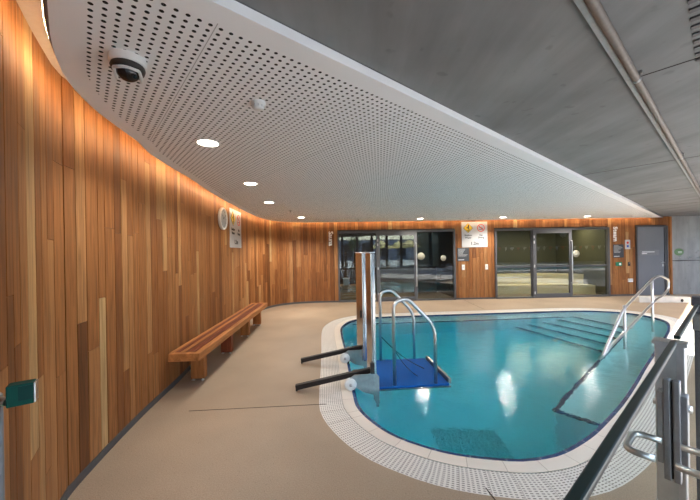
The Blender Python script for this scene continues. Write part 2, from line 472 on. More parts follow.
def text_mesh(name, body, size, mat, parent, loc, rot, extrude=.004, align='CENTER', spacing=1.0):
    cu = bpy.data.curves.new(name, 'FONT'); cu.body = body; cu.size = size; cu.extrude = extrude
    cu.align_x = align; cu.align_y = 'CENTER'; cu.space_character = spacing
    cu.offset = size * .02
    tmp = bpy.data.objects.new(name, cu); C.objects.link(tmp)
    dg = bpy.context.evaluated_depsgraph_get(); dg.update()
    me = bpy.data.meshes.new_from_object(tmp.evaluated_get(dg))
    bpy.data.objects.remove(tmp); bpy.data.curves.remove(cu)
    me.materials.clear(); me.materials.append(mat)
    o = bpy.data.objects.new(name, me); C.objects.link(o); o.parent = parent; o.location = loc; o.rotation_euler = rot
    return o

# ------------------------------------------------------------------ plan of the place
ZC = 2.41          # perforated ceiling
ZS = 2.46          # concrete slab soffit
ZT = 2.65          # top of the light cove
AL = math.atan(.0325)
P0 = Vector((-.9, 9.53, 0)); WD = Vector((math.cos(AL), math.sin(AL), 0)); WN = Vector((math.sin(AL), -math.cos(AL), 0))
def bw(u, out=0.0, z=0.0):           # a point on the back wall: u along it, out towards the room
    p = P0 + WD * u + WN * out; return Vector((p.x, p.y, z))

wall_ctrl = [(-.85, .35), (-1.05, .75), (-1.27, 1.11), (-1.475, 1.41), (-1.655, 1.70), (-1.79, 1.95), (-1.865, 2.27), (-1.935, 2.66), (-2.0, 3.1),
             (-2.07, 3.72), (-2.16, 4.3), (-2.26, 5.1), (-2.34, 6.0), (-2.41, 7.0), (-2.43, 7.7), (-2.38, 8.3), (-2.24, 8.8),
             (-1.98, 9.17), (-1.6, 9.39), (-1.2, 9.49), (-.9, 9.53)]
wall_curve = spline(wall_ctrl, 260)
U_END = 10.92
wall_path = wall_curve + [tuple((P0 + WD * (U_END * k / 60)).xy) for k in range(1, 61)]

pool_ctrl = [(.09, 3.0), (.035, 3.35), (-.02, 4.1), (-.08, 4.87), (-.16, 5.75), (-.17, 6.35), (-.02, 6.85), (.25, 7.12), (.65, 7.26), (1.8, 7.36), (3.05, 7.45),
             (4.2, 7.54), (5.3, 7.60), (5.95, 7.50), (6.35, 7.22), (6.46, 6.85), (6.33, 6.36), (5.8, 5.78), (5.26, 5.30), (4.26, 4.46), (3.57, 3.88),
             (3.2, 3.56), (2.6, 3.06), (2.1, 2.68), (1.82, 2.49), (1.53, 2.335), (1.32, 2.275), (1.12, 2.265), (.79, 2.33), (.55, 2.44), (.30, 2.64)]
pool = spline(pool_ctrl, 220, True)
area = sum(a[0] * b[1] - b[0] * a[1] for a, b in zip(pool, pool[1:] + pool[:1]))
if area < 0: pool.reverse()           # counter-clockwise, so that a positive offset goes outward
# ------------------------------------------------------------------ floor and pool
edge_o = offset(pool, .035); cop_o = offset(pool, .15); grate_o = offset(pool, .385)
lap = [(10.5, -3), (25, -3), (25, -14), (10.5, -14)]
def en2(e, s): return (EX * e + NX * s, EY * e + NY * s)
fA, fB = en2(-4.5, -.75), en2(31, -.75)
fl = MB().flat([[fA, fB, (20, 26), (-5, 26), (-5, fA[1])], grate_o], 0)
structure(MB().flat([[(-5, -9.5), (9.6, -9.5), (9.6, -17), (30, -17), fB, fA, (-5, fA[1])], lap], 0).build('floor_hall', M['paving'], normals=False), 'unseen hall floor, paved pale to bounce cooler daylight', 'floor')  # out of view; kept pale so its bounce light is cooler
structure(fl.build('floor', M['floor'], normals=False), 'beige resin pool deck floor around the pool', 'floor')
structure(MB().ring(cop_o, grate_o, -.002, wa=0, wb=.235).build('pool_surround_floor', M['grate']), 'white slotted overflow grating round the pool', 'pool grating')
structure(MB().ring(edge_o, cop_o, .001, wa=0, wb=.11).build('pool_coping_floor', M['coping']), 'pale coping tiles round the pool edge', 'pool coping')
bas = MB()
bas.ring(pool, pool, -.06, zb=-1.2); bas.flat([pool], -1.2)
basin = structure(bas.build('pool_basin', M['pool'], normals=True), 'pale tiled basin of the warm water pool', 'pool')
et = MB().ring(pool, edge_o, -.004); et.ring(pool, pool, -.004, zb=-.075)
et.build('edge_tile', M['edge_tile'], basin)
# underwater bench along the right side
def eline(p, t): return (p[0] + .756 * t, p[1] + .654 * t)
bA = (2.13, 3.32); bB = eline(bA, 7.0)
off_ = (.50 * .6536, -.50 * .756)
bench_poly = [bA, (bA[0] + off_[0] * 1.6, bA[1] + off_[1] * 1.6), (bB[0] + off_[0] * 1.6, bB[1] + off_[1] * 1.6), bB]
ub = MB().prism(bench_poly, -1.2, -.45).build('seat', M['pool'], basin)
nb = MB()
for a, b in ((bA, eline(bA, 4.1)), (bA, (bA[0] + off_[0], bA[1] + off_[1]))):
    d = Vector((b[0] - a[0], b[1] - a[1], 0)); c = (Vector((*a, 0)) + Vector((*b, 0))) / 2
    nb.box((c.x, c.y, -.458), (d.length, .045, .024), math.atan2(d.y, d.x))
nb.build('seat_edge', M['nosing'], ub)
# ledge along the far wall and five steps down from the far right corner
lg = MB().prism([(-.3, 6.93), (3.0, 7.11), (5.3, 7.30), (5.3, 8.2), (-.3, 8.0)], -1.2, -.28).build('ledge', M['pool'], basin)
nn = MB()
for a, b in (((-.2, 6.935), (3.0, 7.11)), ((3.0, 7.11), (4.9, 7.27))):
    d = Vector((b[0] - a[0], b[1] - a[1], 0)); nn.box(((a[0] + b[0]) / 2, (a[1] + b[1]) / 2, -.288), (d.length, .06, .024), math.atan2(d.y, d.x))
nn.build('ledge_edge', M['nosing'], lg)
for (lx, ly, rx, ry, d) in ((3.72, 7.13, 4.36, 5.36, 1.0), (4.02, 7.12, 4.63, 5.50, .82), (4.34, 7.14, 4.90, 5.75, .64), (4.73, 7.18, 5.16, 5.95, .46), (5.12, 7.25, 5.42, 6.13, .27)):
    st = MB().prism([(lx, ly), (rx, ry), (7.2, ry + (7.2 - rx) * .865), (7.2, 8.4), (lx, 8.4)], -1.2, -d).build('step', M['pool'], basin)
    v = Vector((rx - lx, ry - ly, 0))
    MB().box(((lx + rx) / 2 + .012, (ly + ry) / 2, -d - .008), (v.length, .055, .026), math.atan2(v.y, v.x)).build('step_edge', M['nosing'], st)
dg_ = MB()
for i in range(14): dg_.box((1.27, 3.2 + i * .034, -1.188), (.70, .016, .016), R(-6))
for i in range(10): dg_.box((.95 + i * .07, 3.42 - i * .007, -1.186), (.014, .46, .014), R(-6))
dg_.build('floor_drain', M['drain'], basin)
wt = MB(); wl = offset(pool, .02); wt.prism(wl, -1.32, -.022)
wo = structure(wt.build('pool_water', M['water']), 'clear turquoise water filling the pool', 'water')

# floor joints (thin saw cuts)
fj = MB(); fj.box((-.92, 3.08, .0008), (1.32, .006, .002), R(4)); fj.box((.86, 1.78, .0008), (.006, .42, .002), R(8)); fj.box((3.4, 8.75, .0008), (.006, 1.6, .002), R(-2))
structure(fj.build('floor_joint_line', M['gap']), 'thin control joints cut in the beige floor', 'floor joint')

# ------------------------------------------------------------------ timber wall
def along(path):
    s = [0]
    for a, b in zip(path, path[1:]): s.append(s[-1] + math.dist(a, b))
    return s
ws = along(wall_path); LC = along(wall_curve)[-1]
def at_s(d):
    d = max(0, min(ws[-1] - 1e-6, d)); lo, hi = 0, len(ws) - 1
    while hi - lo > 1:
        m = (lo + hi) // 2
        if ws[m] <= d: lo = m
        else: hi = m
    t = (d - ws[lo]) / (ws[hi] - ws[lo]); a, b = wall_path[lo], wall_path[hi]
    return (a[0] + (b[0] - a[0]) * t, a[1] + (b[1] - a[1]) * t), math.atan2(b[1] - a[1], b[0] - a[0])

opens = [(.53, 4.12, 2.15), (5.35, 8.96, 2.145), (9.83, 10.84, 2.17)]      # u0, u1, head
breaks = [0, LC]
for a, b, h in opens: breaks += [LC + a, LC + b]
breaks.append(LC + U_END); breaks.sort()
wb = MB(); att = []
lay = wb.bm.loops.layers.float_color.new('board')
def board(s, w, z0, z1):
    (x, y), a = at_s(s)
    k = random.random() ; k = min(1, max(0, random.gauss(.44, .21)))
    if random.random() < .03: k = random.uniform(.82, .95)
    col = (k, random.random(), random.random(), 1)
    before = len(wb.bm.faces)
    nx, ny = -math.sin(a), math.cos(a)     # left of travel = out of the room
    dep = .020 + random.uniform(-.0015, .0015)
    wb.box((x + nx * .008, y + ny * .008, (z0 + z1) / 2), (w - .0065, dep, z1 - z0 - .003), a)
    wb.bm.faces.ensure_lookup_table()
    for f in wb.bm.faces[before:]:
        for lp in f.loops: lp[lay] = (k, k, k, 1)
for s0, s1 in zip(breaks, breaks[1:]):
    if s1 - s0 < .02: continue
    mid = (s0 + s1) / 2 - LC; z0 = .012
    for a, b, h in opens:
        if a < mid < b: z0 = h + .03
    n = max(1, round((s1 - s0) / .112)); ed = [s0]
    ws_ = [random.uniform(.75, 1.25) for _ in range(n)]; tot = sum(ws_)
    for w in ws_: ed.append(ed[-1] + (s1 - s0) * w / tot)
    for a, b in zip(ed, ed[1:]):
        cuts = [z0]
        if z0 < 1:
            z = z0 + random.uniform(.25, 2.2)
            while z < ZT - .2: cuts.append(z); z += random.uniform(1.1, 2.6)
        cuts.append(ZT)
        for c0, c1 in zip(cuts, cuts[1:]): board((a + b) / 2, b - a, c0, c1)
wl_ = wb.build('wall_left', M['cedar'])
structure(wl_, 'curved wall of vertical cedar boards', 'wall')
# dark wall behind the boards
bk = MB()
def wall_strip(mb, path, z0, z1, d0, d1):
    o = offset(path, -d0, False); p = offset(path, -d1, False)
    for i in range(len(path) - 1):
        v = [mb.bm.verts.new((*o[i], z0)), mb.bm.verts.new((*o[i + 1], z0)), mb.bm.verts.new((*o[i + 1], z1)), mb.bm.verts.new((*o[i], z1)),
             mb.bm.verts.new((*p[i], z0)), mb.bm.verts.new((*p[i + 1], z0)), mb.bm.verts.new((*p[i + 1], z1)), mb.bm.verts.new((*p[i], z1))]
        for q in ((0, 1, 2, 3), (5, 4, 7, 6), (3, 2, 6, 7), (1, 0, 4, 5)): mb.bm.faces.new([v[k] for k in q])
def seg_path(u0, u1): return [tuple((P0 + WD * (u0 + (u1 - u0) * k / 8)).xy) for k in range(9)]
wall_strip(bk, wall_path[:len(wall_curve) + 2], 0, ZT + .2, .018, .12)
pu = 0
for a, b, h in opens:
    wall_strip(bk, seg_path(pu, a), 0, ZT + .2, .018, .12); wall_strip(bk, seg_path(a, b), h + .02, ZT + .2, .018, .12); pu = b
wall_strip(bk, seg_path(pu, U_END), 0, ZT + .2, .018, .12)
bk.build('backing', M['gap'], wl_)
sk = MB()
wall_strip(sk, wall_curve, 0, .055, -.012, .004)
pu = 0
for a, b, h in opens: wall_strip(sk, seg_path(pu, a), 0, .05, -.012, .004); pu = b
wall_strip(sk, seg_path(pu, U_END), 0, .05, -.012, .004)
structure(sk.build('baseboard_left', M['skirt']), 'dark skirting strip at the foot of the cedar wall', 'skirting')
te = MB().box(bw(U_END + .045, -.03, 1.23), (.07, .10, 2.44), AL).build('trim_1', M['bench_leg'])
structure(te, 'timber end post where the cedar meets concrete', 'trim')
# concrete wall on the right
cw = MB()
p0, p1 = bw(U_END + .085, -.02), bw(24, -.02); q0, q1 = bw(U_END + .085, -.35), bw(24, -.35)
cw.prism([p0.xy[:], p1.xy[:], q1.xy[:], q0.xy[:]], 0, 2.9)
cwo = structure(cw.build('wall_back', M['conc_wall']), 'bare concrete wall to the right of the grey door', 'wall')
tl = MB().box(bw(17.5, 0, 1.085), (13, .03, .014), AL); tl.build('ledge', M['conc_wall'], cwo)
MB().box(bw(17.5, -.012, 1.065), (13, .02, .014), AL).build('joint', M['gap'], cwo)

# ------------------------------------------------------------------ ceiling
panel_edge_src = [p for p in wall_curve if p[1] > .95]
pe = offset(wall_path, .19, False)
pe = spline([(-.80, .872), (-.963, 1.014), (-1.054, 1.112), (-1.138, 1.206), (-1.225, 1.305), (-1.334, 1.451), (-1.422, 1.589), (-1.48, 1.714), (-1.55, 1.911), (-1.60, 2.12), (-1.668, 2.5)], 60) + [p for p in pe if p[1] > 2.75]
# drop any folded points near the tight corner
def epar(p): return p[0] * EX + p[1] * EY
def npar(p): return p[0] * NX + p[1] * NY
S_EDGE = 1.172
pe = [p for p in pe if npar(p) > S_EDGE + .004]
pe = resample(pe, 240)
def on_edge(t): return (EX * t + NX * S_EDGE, EY * t + NY * S_EDGE)
t0 = epar(pe[0]); t1 = epar(pe[-1])
outline = pe + [on_edge(t1), on_edge(t0)]
inner_pe = offset(pe, .10, False)
s_in = S_EDGE + .10
inner_pe = [p for p in inner_pe if npar(p) > s_in + .01 and epar(p) > -.006]
ti0, ti1 = epar(inner_pe[0]), epar(inner_pe[-1])
inner = inner_pe + [(EX * ti1 + NX * s_in, EY * ti1 + NY * s_in), (EX * ti0 + NX * s_in, EY * ti0 + NY * s_in)]
cp = MB(); cp.mi = 0; cp.flat([outline, inner], ZC); cp.mi = 1; cp.flat([inner], ZC); cp.mi = 0
n = len(outline)
va = [cp.bm.verts.new((*p, ZC)) for p in outline]; vb = [cp.bm.verts.new((*p, ZC + .045)) for p in outline]
for i in range(n): cp.bm.faces.new((va[i], va[(i + 1) % n], vb[(i + 1) % n], vb[i]))
cp.flat([outline], ZC + .045)
structure(cp.build('ceiling', [M['panel'], M['perf']], normals=False), 'white perforated ceiling board with curved edge', 'ceiling')
# concrete slab beyond the straight edge, beige soffit above the board
S_HALL = -.62
def en(e, s, z=0): return Vector((EX * e + NX * s, EY * e + NY * s, z))
slab = MB()
slab.prism([en(-6, S_HALL).xy[:], en(24, S_HALL).xy[:], en(24, S_EDGE + .012).xy[:], en(-6, S_EDGE + .012).xy[:]], ZS, 2.95)
sl = structure(slab.build('ceiling_slab', M['slab']), 'grey concrete slab ceiling over the pool side', 'ceiling')
sj = MB()
for e in (2.4, 5.0, 7.6, 10.2, 12.8): 
    s0_, s1_ = (S_HALL, .345) if e == 2.4 else (S_HALL, S_EDGE)
    c = en(e, (s0_ + s1_) / 2, ZS - .0005); sj.box(c, (.008, s1_ - s0_, .003), PHI)
sj.build('joint', M['gap'], sl)
sof = MB().flat([[en(-9, S_EDGE).xy[:], en(24, S_EDGE).xy[:], en(24, 16).xy[:], en(-9, 16).xy[:]]], ZT)
structure(sof.build('ceiling_soffit', M['soffit'], normals=False), 'beige soffit above the cove between ceiling board and cedar wall', 'ceiling')
sh = MB().box(en(9, S_EDGE + .01, ZS - .02), (34, .02, .05), PHI)  # dark strip stands in for the shade inside this gap
structure(sh.build('shadow_gap_strip', M['frame']), 'dark strip painted as the shadow gap between ceiling board and concrete slab', 'trim')

# LED strip in the cove
def led_mat():
    m, nt, out = new_mat('led_diodes')
    uv = N(nt, 'ShaderNodeUVMap'); uv.uv_map = 'UVMap'
    sx = N(nt, 'ShaderNodeSeparateXYZ'); L(nt, uv.outputs[0], sx.inputs[0])
    u = math_node(nt, 'FRACT', math_node(nt, 'DIVIDE', sx.outputs[0], .03))
    on = math_node(nt, 'LESS_THAN', u, .5)
    e = N(nt, 'ShaderNodeEmission'); e.inputs[0].default_value = (1, .70, .41, 1)
    L(nt, math_node(nt, 'MULTIPLY', on, LED_POWER), e.inputs[1]); L(nt, e.outputs[0], out.inputs[0]); return m
LED_POWER = 66
M['led'] = led_mat()
led = empty('cove_light_strip', (0, 0, 0)); tag(led, 'thin warm light strip in the cove along the top of the cedar wall', 'light strip')
lp_ = offset(pe, -.012, False)
cb = MB(); wall_strip(cb, lp_, ZC + .05, ZC + .085, -.01, .004); cb.build('channel', M['frame_light'], led)
lm = MB(); uvl = lm.bm.loops.layers.uv.new('UVMap')
oo = offset(lp_, -.006, False); ss = along(oo)
for i in range(len(oo) - 1):
    v = [lm.bm.verts.new((*oo[i], ZC + .058)), lm.bm.verts.new((*oo[i + 1], ZC + .058)), lm.bm.verts.new((*oo[i + 1], ZC + .078)), lm.bm.verts.new((*oo[i], ZC + .078))]
    f = lm.bm.faces.new(v)
    for q, c in zip(f.loops, ((ss[i], 0), (ss[i + 1], 0), (ss[i + 1], 1), (ss[i], 1))): q[uvl].uv = c
lm.build('diode_tape', M['led'], led, normals=False)

# ------------------------------------------------------------------ back wall doors
def door_frame(name, loc_u, label, cat):
    o = empty(name, bw(loc_u, 0, 0), AL); return structure(o, label, cat)

def glazed_door(name, u0, u1, h, stiles, label, slide, dots, light_stile):
    """local x along the wall, local -y towards the room"""
    W = u1 - u0; root = door_frame(name, u0, label, 'door')
    fr = MB()
    fr.box((.025, -.005, h / 2), (.05, .11, h)); fr.box((W - .025, -.005, h / 2), (.05, .11, h)); fr.box((W / 2, -.005, h - .03), (W, .11, .06)); fr.box((W / 2, -.005, .022), (W, .11, .044))
    for s in stiles: fr.box((s, .01, h / 2), (.045, .05, h))
    fr.build('frame', M['frame'], root)
    a, b = slide
    lf = MB()
    for x, w in ((a, .105), (b, .085)): lf.bbox((x, -.042, h / 2), (w, .045, h - .10), .004)
    lf.bbox(((a + b) / 2, -.042, h - .11), (b - a, .045, .10), .004); lf.bbox(((a + b) / 2, -.042, .085), (b - a, .045, .09), .004)
    leaf = lf.build('sliding_leaf', light_stile, root)
    MB().box(((a + b) / 2, -.040, h / 2), (b - a, .008, h - .2)).build('pane', M['glass_door'], leaf)
    hd = MB(); hd.tube(rounded([(b + .012, -.06, .45), (b + .012, -.11, .45), (b + .012, -.11, 1.75), (b + .012, -.06, 1.75)], .03), .016); hd.build('pull_bar', M['steel'], leaf)
    edges = [.05] + sorted(stiles) + [W - .05]
    for x0, x1 in zip(edges, edges[1:]):
        if x0 < (a + b) / 2 < x1: continue
        MB().box(((x0 + x1) / 2, .012, h / 2), (x1 - x0, .008, h - .1)).build('pane', M['glass_door'], root)
    for (x, z, r, y) in dots:
        MB().lathe([(0, .004), (r, .004), (r, 0)], (x, y, z), '-Y', 32).build('frosted_dot', M['dotcream'], root)
    return root, W

s1, W1 = glazed_door('door_1', .53, 4.12, 2.15, [1.20, 2.40], 'glazed sauna door set with charcoal frame and sliding leaf', (1.22, 2.36),
                     [(3.07 - .53, 1.345, .115, .006), (3.76 - .53, 1.28, .085, .006)], M['leaf'])
s2, W2 = glazed_door('door_2', 5.35, 8.96, 2.145, [1.17, 2.37], 'glazed steam room door set with charcoal frame and sliding leaf', (1.23, 2.36),
                     [(7.93 - 5.35, 1.34, .11, .006)], M['leaf'])
# dark strip across the panes and small pale pads on the steam room glazing
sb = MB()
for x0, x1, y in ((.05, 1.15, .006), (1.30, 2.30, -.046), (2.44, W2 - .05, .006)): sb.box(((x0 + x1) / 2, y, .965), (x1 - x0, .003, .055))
sb.build('dark_strip', M['signgrey'], s2)
for k, z in enumerate((1.88, 1.72, .98, .16)): MB().bbox((1.215, -.068, z), (.028, .01, .085), .004).build('pale_pad', M['signpale'], s2)
for z in (1.85, 1.72, 1.0, .22): MB().bbox((1.21, -.068, z), (.024, .01, .075), .004).build('pale_pad', M['signpale'], s1)  # small pale pads on the sauna leaf stile

# grey swing door
backbox = structure(empty('light_stop_wall', bw(9.83, 0, 0), AL), 'unseen backing box keeping sky light out behind the grey door', 'room')  # box added to stop sky light leaking round the door leaf
MB().box((.5, .35, 1.2), (1.3, .1, 2.4)).box((-.1, .22, 1.2), (.1, .2, 2.4)).box((1.12, .22, 1.2), (.1, .2, 2.4)).box((.5, .22, 2.36), (1.3, .3, .1)).build('wall', M['frame'], backbox)
d3 = door_frame('door_3', 9.83, 'grey flush swing door beside the concrete wall', 'door')
MB().box((.02, 0, 1.085), (.04, .10, 2.17)).box((.99, 0, 1.085), (.04, .10, 2.17)).box((.505, 0, 2.15), (1.01, .10, .04)).build('frame', M['frame'], d3)
lfm = MB().bbox((.47, .0, 1.065), (.86, .045, 2.12), .004).build('leaf', M['door_grey'], d3)
MB().box((.945, -.02, 1.065), (.055, .03, 2.12)).build('edge_strip', M['frame'], d3)
hd = MB(); hd.lathe([(0, .014), (.026, .012), (.028, 0)], (.86, -.022, 1.02), '-Y', 20)
hd.tube(rounded([(.86, -.03, 1.02), (.86, -.075, 1.02), (.74, -.075, 1.02)], .02), .009)
hd.build('lever_handle', M['steel'], lfm)
MB().bbox((.86, -.026, .93), (.05, .008, .07), .003).build('lock_plate', M['steel'], lfm)
pl = MB().bbox((.42, -.027, 1.33), (.62, .008, .165), .004).build('name_plate', M['frame_light'], lfm)
for k, w in enumerate((.40, .16)): MB().box((.18 + w / 2, -.0325, 1.355 - .05 * k), (w, .002, .018)).build('print', M['letter'], pl)

# rooms behind the glass
def shell(name, u0, u1, depth, h, mat, label):
    o = empty(name, bw(u0, 0, 0), AL); W = u1 - u0
    m = MB()
    m.box((W / 2, depth + .05, h / 2), (W + .2, .1, h)); m.box((-.05, depth / 2 + .12, h / 2), (.1, depth - .1, h)); m.box((W + .05, depth / 2 + .12, h / 2), (.1, depth - .1, h))
    m.box((W / 2, depth / 2 + .12, h + .05), (W + .2, depth - .1, .1))
    m.build('wall', mat, o); return structure(o, label, 'room')
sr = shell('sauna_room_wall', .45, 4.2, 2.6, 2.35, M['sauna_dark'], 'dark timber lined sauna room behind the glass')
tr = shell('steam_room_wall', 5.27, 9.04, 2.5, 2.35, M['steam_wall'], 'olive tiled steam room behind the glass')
MB().box((1.9, 2.6, 1.2), (3.7, .02, .02)).build('trim', M['sauna_dark'], sr)

def slat_bench(name, u, y, w, d, h, label, mat):
    o = tag(empty(name, bw(u, -y, 0), AL), label, 'bench')
    s = MB()
    for k in range(5): s.bbox((0, -d / 2 + (k + .5) * d / 5, h - .02), (w, d / 5 - .015, .035), .004)
    s.build('seat', mat, o)
    f = MB()
    for k in range(5): f.box((0, -d / 2 + .02, .03 + k * (h - .06) / 5 + .03), (w - .02, .02, (h - .06) / 5 - .02))
    f.build('front_panel', mat, o)
    for x in (-w / 2 + .05, w / 2 - .05): MB().box((x, 0, (h - .05) / 2), (.05, d - .08, h - .05)).build('support', mat, o)
    return o
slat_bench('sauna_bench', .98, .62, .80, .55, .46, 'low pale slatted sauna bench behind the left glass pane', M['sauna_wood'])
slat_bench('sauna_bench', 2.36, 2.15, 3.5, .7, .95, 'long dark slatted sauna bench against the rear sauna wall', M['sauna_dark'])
bkt = tag(empty('sauna_bucket', bw(.78, -.52, .462), AL), 'pale box standing on the low sauna bench', 'box')
MB().bbox((0, 0, .10), (.20, .18, .20), .012).build('body', M['signpale'], bkt)
MB().bbox((0, 0, .21), (.21, .19, .02), .006).build('lid', M['white'], bkt)

def curved_bench(name, R_out, R_in, h, mat, label):
    o = tag(empty(name, bw(7.15, 0, 0), AL), label, 'bench')
    def path(off):
        a = [(-1.70, .85 + off), (.35, .85 + off), (.95, .80 + off * .98), (1.35, .62 + off * .8), (1.75, .45 + off * .6)]
        return spline(a, 40)
    f = path(0); b = path(R_in)
    m = MB(); m.prism(f + b[::-1], 0, h); m.build('seat', mat, o)
    l = MB()
    g = offset(f, .02, False)
    l.prism(g + f[::-1], h - .06, h); l.build('edge', M['pale_tile'], o)
    return o
curved_bench('steam_bench', 0, .46, .30, M['pale_tile'], 'lower curved cream tiled bench inside the steam room')
b2 = curved_bench('steam_bench', 0, .6, .62, M['pale_tile'], 'upper curved cream tiled bench inside the steam room'); b2.location = bw(7.15, -.5, 0)
# strip lamp under the upper bench nosing, modelled as an unlit housing
ls = tag(empty('bench_light', bw(7.0, -1.30, .53), AL), 'warm lamp strip under the upper steam room bench', 'lamp')
MB().bbox((-.4, 0, 0), (2.2, .03, .02), .004).build('housing', M['white'], ls)
for nm, u, y, z, e, col, sz in (('sauna_fill', 1.0, .9, 2.2, 16, (1, .80, .55), .3), ('steam_fill', 7.6, 1.0, 2.25, 40, (1, .83, .52), 1.6),):  # added fill lights that brighten both rooms, no real fittings
    ld = bpy.data.lights.new(nm, 'AREA'); ld.energy = e; ld.color = col; ld.shape = 'RECTANGLE'; ld.size = 2.6 if nm == 'steam_fill' else .4; ld.size_y = .5
    lo = bpy.data.objects.new(nm, ld); C.objects.link(lo); lo.location = bw(u, -y, z); lo.rotation_euler = (0, 0, AL)

# ------------------------------------------------------------------ signs on the back wall
def wall_thing(name, u, z, label, cat, group=None, out=0.0):
    return tag(empty(name, bw(u, .005 + out, z), AL), label, cat, group)

def warning_sign(root):
    """0.8 m white board, local x right, local -y outward, centre at the origin"""
    MB().bbox((0, -.006, 0), (.80, .012, .78), .006).build('board', M['signwhite'], root)
    d = MB(); d.box((-.20, -.014, .20), (.215, .004, .215), 0, 0, R(45)); dia = d.build('diamond', M['signblack'], root)
    MB().box((-.20, -.0165, .20), (.198, .004, .198), 0, 0, R(45)).build('face', M['yellow'], dia)
    f = MB()   # standing wader over waves
    f.lathe([(0, .003), (.022, .003), (.022, 0)], (-.185, -.018, .275), '-Y', 16)
    f.box((-.195, -.0195, .215), (.034, .003, .085), 0, 0, R(12)); f.box((-.225, -.0195, .225), (.075, .003, .016), 0, 0, R(-35)); f.box((-.178, -.0195, .155), (.018, .003, .07), 0, 0, R(-10))
    for k in range(2): f.box((-.20, -.0195, .125 - k * .03), (.085 - k * .04, .003, .014))
    f.build('pictogram', M['signblack'], dia)
    r = MB(); r.lathe([(.118, 0), (.118, .004), (.098, .004), (.098, 0)], (.20, -.012, .20), '-Y', 40); 
    r.box((.20, -.0165, .20), (.205, .003, .018), 0, 0, R(45)); ring = r.build('prohibition_ring', M['red'], root)
    g = MB(); g.lathe([(0, .002), (.018, .002), (.018, 0)], (.155, -.0125, .235), '-Y', 16)
    g.box((.20, -.0138, .205), (.095, .002, .026), 0, 0, R(28)); g.box((.245, -.0138, .175), (.06, .002, .014), 0, 0, R(60)); g.box((.185, -.0138, .15), (.08, .002, .012))
    g.build('pictogram', M['signblack'], ring)
    rot = (R(90), 0, 0)
    text_mesh('lettering', 'Shallow\nWater', .075, M['signblack'], root, (-.20, -.013, -.06), rot, .002)
    text_mesh('lettering', 'No\nDiving', .075, M['signblack'], root, (.20, -.013, -.06), rot, .002)
    text_mesh('lettering', '1.2m', .13, M['signblack'], root, (.0, -.013, -.275), rot, .002)
b_sign = wall_thing('warning_sign', 4.735, 1.985, 'white square shallow water warning sign between the two glazed door sets', 'sign')
warning_sign(b_sign)

def notice(name, u0, u1, z0, z1, label, rows):
    w, h = u1 - u0, z1 - z0
    o = wall_thing(name, (u0 + u1) / 2, (z0 + z1) / 2, label, 'sign')
    pan = MB().bbox((0, -.005, 0), (w, .010, h), .004).build('panel', M['signgrey'], o)
    for k in range(rows):
        ww = w * random.uniform(.4, .8); MB().box((-w * .42 + ww / 2, -.011, h * .40 - k * h * .085), (ww, .002, h * .022)).build('text_row', M['signpale'], pan)
    MB().box((-w * .42 + w * .25, -.011, -h * .40), (w * .5, .002, h * .05)).build('text_row', M['signpale'], pan)
    return o
notice('rules_notice', 4.187, 4.553, 1.175, 1.581, 'small dark notice panel beside the sauna door', 7)
notice('rules_notice', 9.10, 9.442, 1.195, 1.607, 'small dark notice panel beside the steam room door', 7)

def word_sign(u, z, word, label, size):
    o = wall_thing('word_sign', u, z, label, 'sign')
    text_mesh('lettering', word, size, M['letter'], o, (0, -.006, 0), (R(90), R(90), 0), .006, spacing=1.02)
word_sign(.325, 1.93, 'Sauna', 'white vertical lettering reading Sauna on the cedar wall', .185)
word_sign(9.18, 1.93, 'Steam', 'white vertical lettering reading Steam on the cedar wall', .185)

sw = None
for u, lab in ((4.37, 'white wall switch nearer the sauna door, under the dark notice'), (5.095, 'white wall switch nearer the steam room door, under the warning sign')):
    if sw is None:
        sw = wall_thing('wall_switch', u, .985, lab, 'switch', 'white wall switches')
        MB().bbox((0, -.006, 0), (.085, .012, .16), .004).build('plate', M['white'], sw)
        MB().bbox((0, -.015, .01), (.035, .01, .06), .003).build('rocker', M['signpale'], sw)
    else:
        c = copy_tree(sw); c.location = bw(u, .005, .985); c['label'] = lab
rb = wall_thing('temperature_sign', 9.57, 1.60, 'small white sign with a red and a blue mark beside the steam notice', 'sign')
MB().bbox((0, -.006, 0), (.165, .012, .29), .01).build('board', M['signwhite'], rb)
MB().lathe([(0, .003), (.038, .003), (.038, 0)], (0, -.012, .055), '-Y', 20).build('red_mark', M['red'], rb)
MB().lathe([(0, .003), (.038, .003), (.038, 0)], (0, -.012, -.055), '-Y', 20).build('blue_mark', M['blue'], rb)
gb = wall_thing('exit_button', 9.27, .995, 'green exit push button plate below the steam notice', 'button')
MB().bbox((0, -.012, 0), (.20, .024, .125), .008).build('plate', M['green'], gb)
MB().bbox((.03, -.028, 0), (.06, .01, .06), .004).build('push_pad', M['white'], gb)
ic = wall_thing('card_reader', 9.60, .99, 'small black card reader on the cedar beside the grey door', 'card reader')
MB().bbox((0, -.012, 0), (.062, .024, .125), .006).build('body', M['black'], ic)
MB().bbox((0, -.026, .03), (.03, .004, .03), .0015).build('window', M['frame_light'], ic)
wx = wall_thing('power_outlet', 9.63, .48, 'white weatherproof power outlet low on the cedar by the grey door', 'outlet')
MB().bbox((0, -.02, 0), (.14, .04, .105), .008).build('box', M['white'], wx)
MB().bbox((0, -.044, .02), (.10, .012, .05), .004).build('flap', M['signpale'], wx)
ov = wall_thing('oval_sign', 11.255, 1.335, 'oval green sign on the concrete wall', 'sign', out=-.02)
os_ = MB().lathe([(0, .010), (.15, .010), (.155, .006), (.155, 0)], (0, 0, 0), '-Y', 40)
for v in os_.bm.verts: v.co.z *= .72
os_.build('plate', M['ovalgreen'], ov)
for k in range(2): MB().box((.02, -.012, .01 - k * .035), (.12, .002, .014)).build('print', M['letter'], ov)
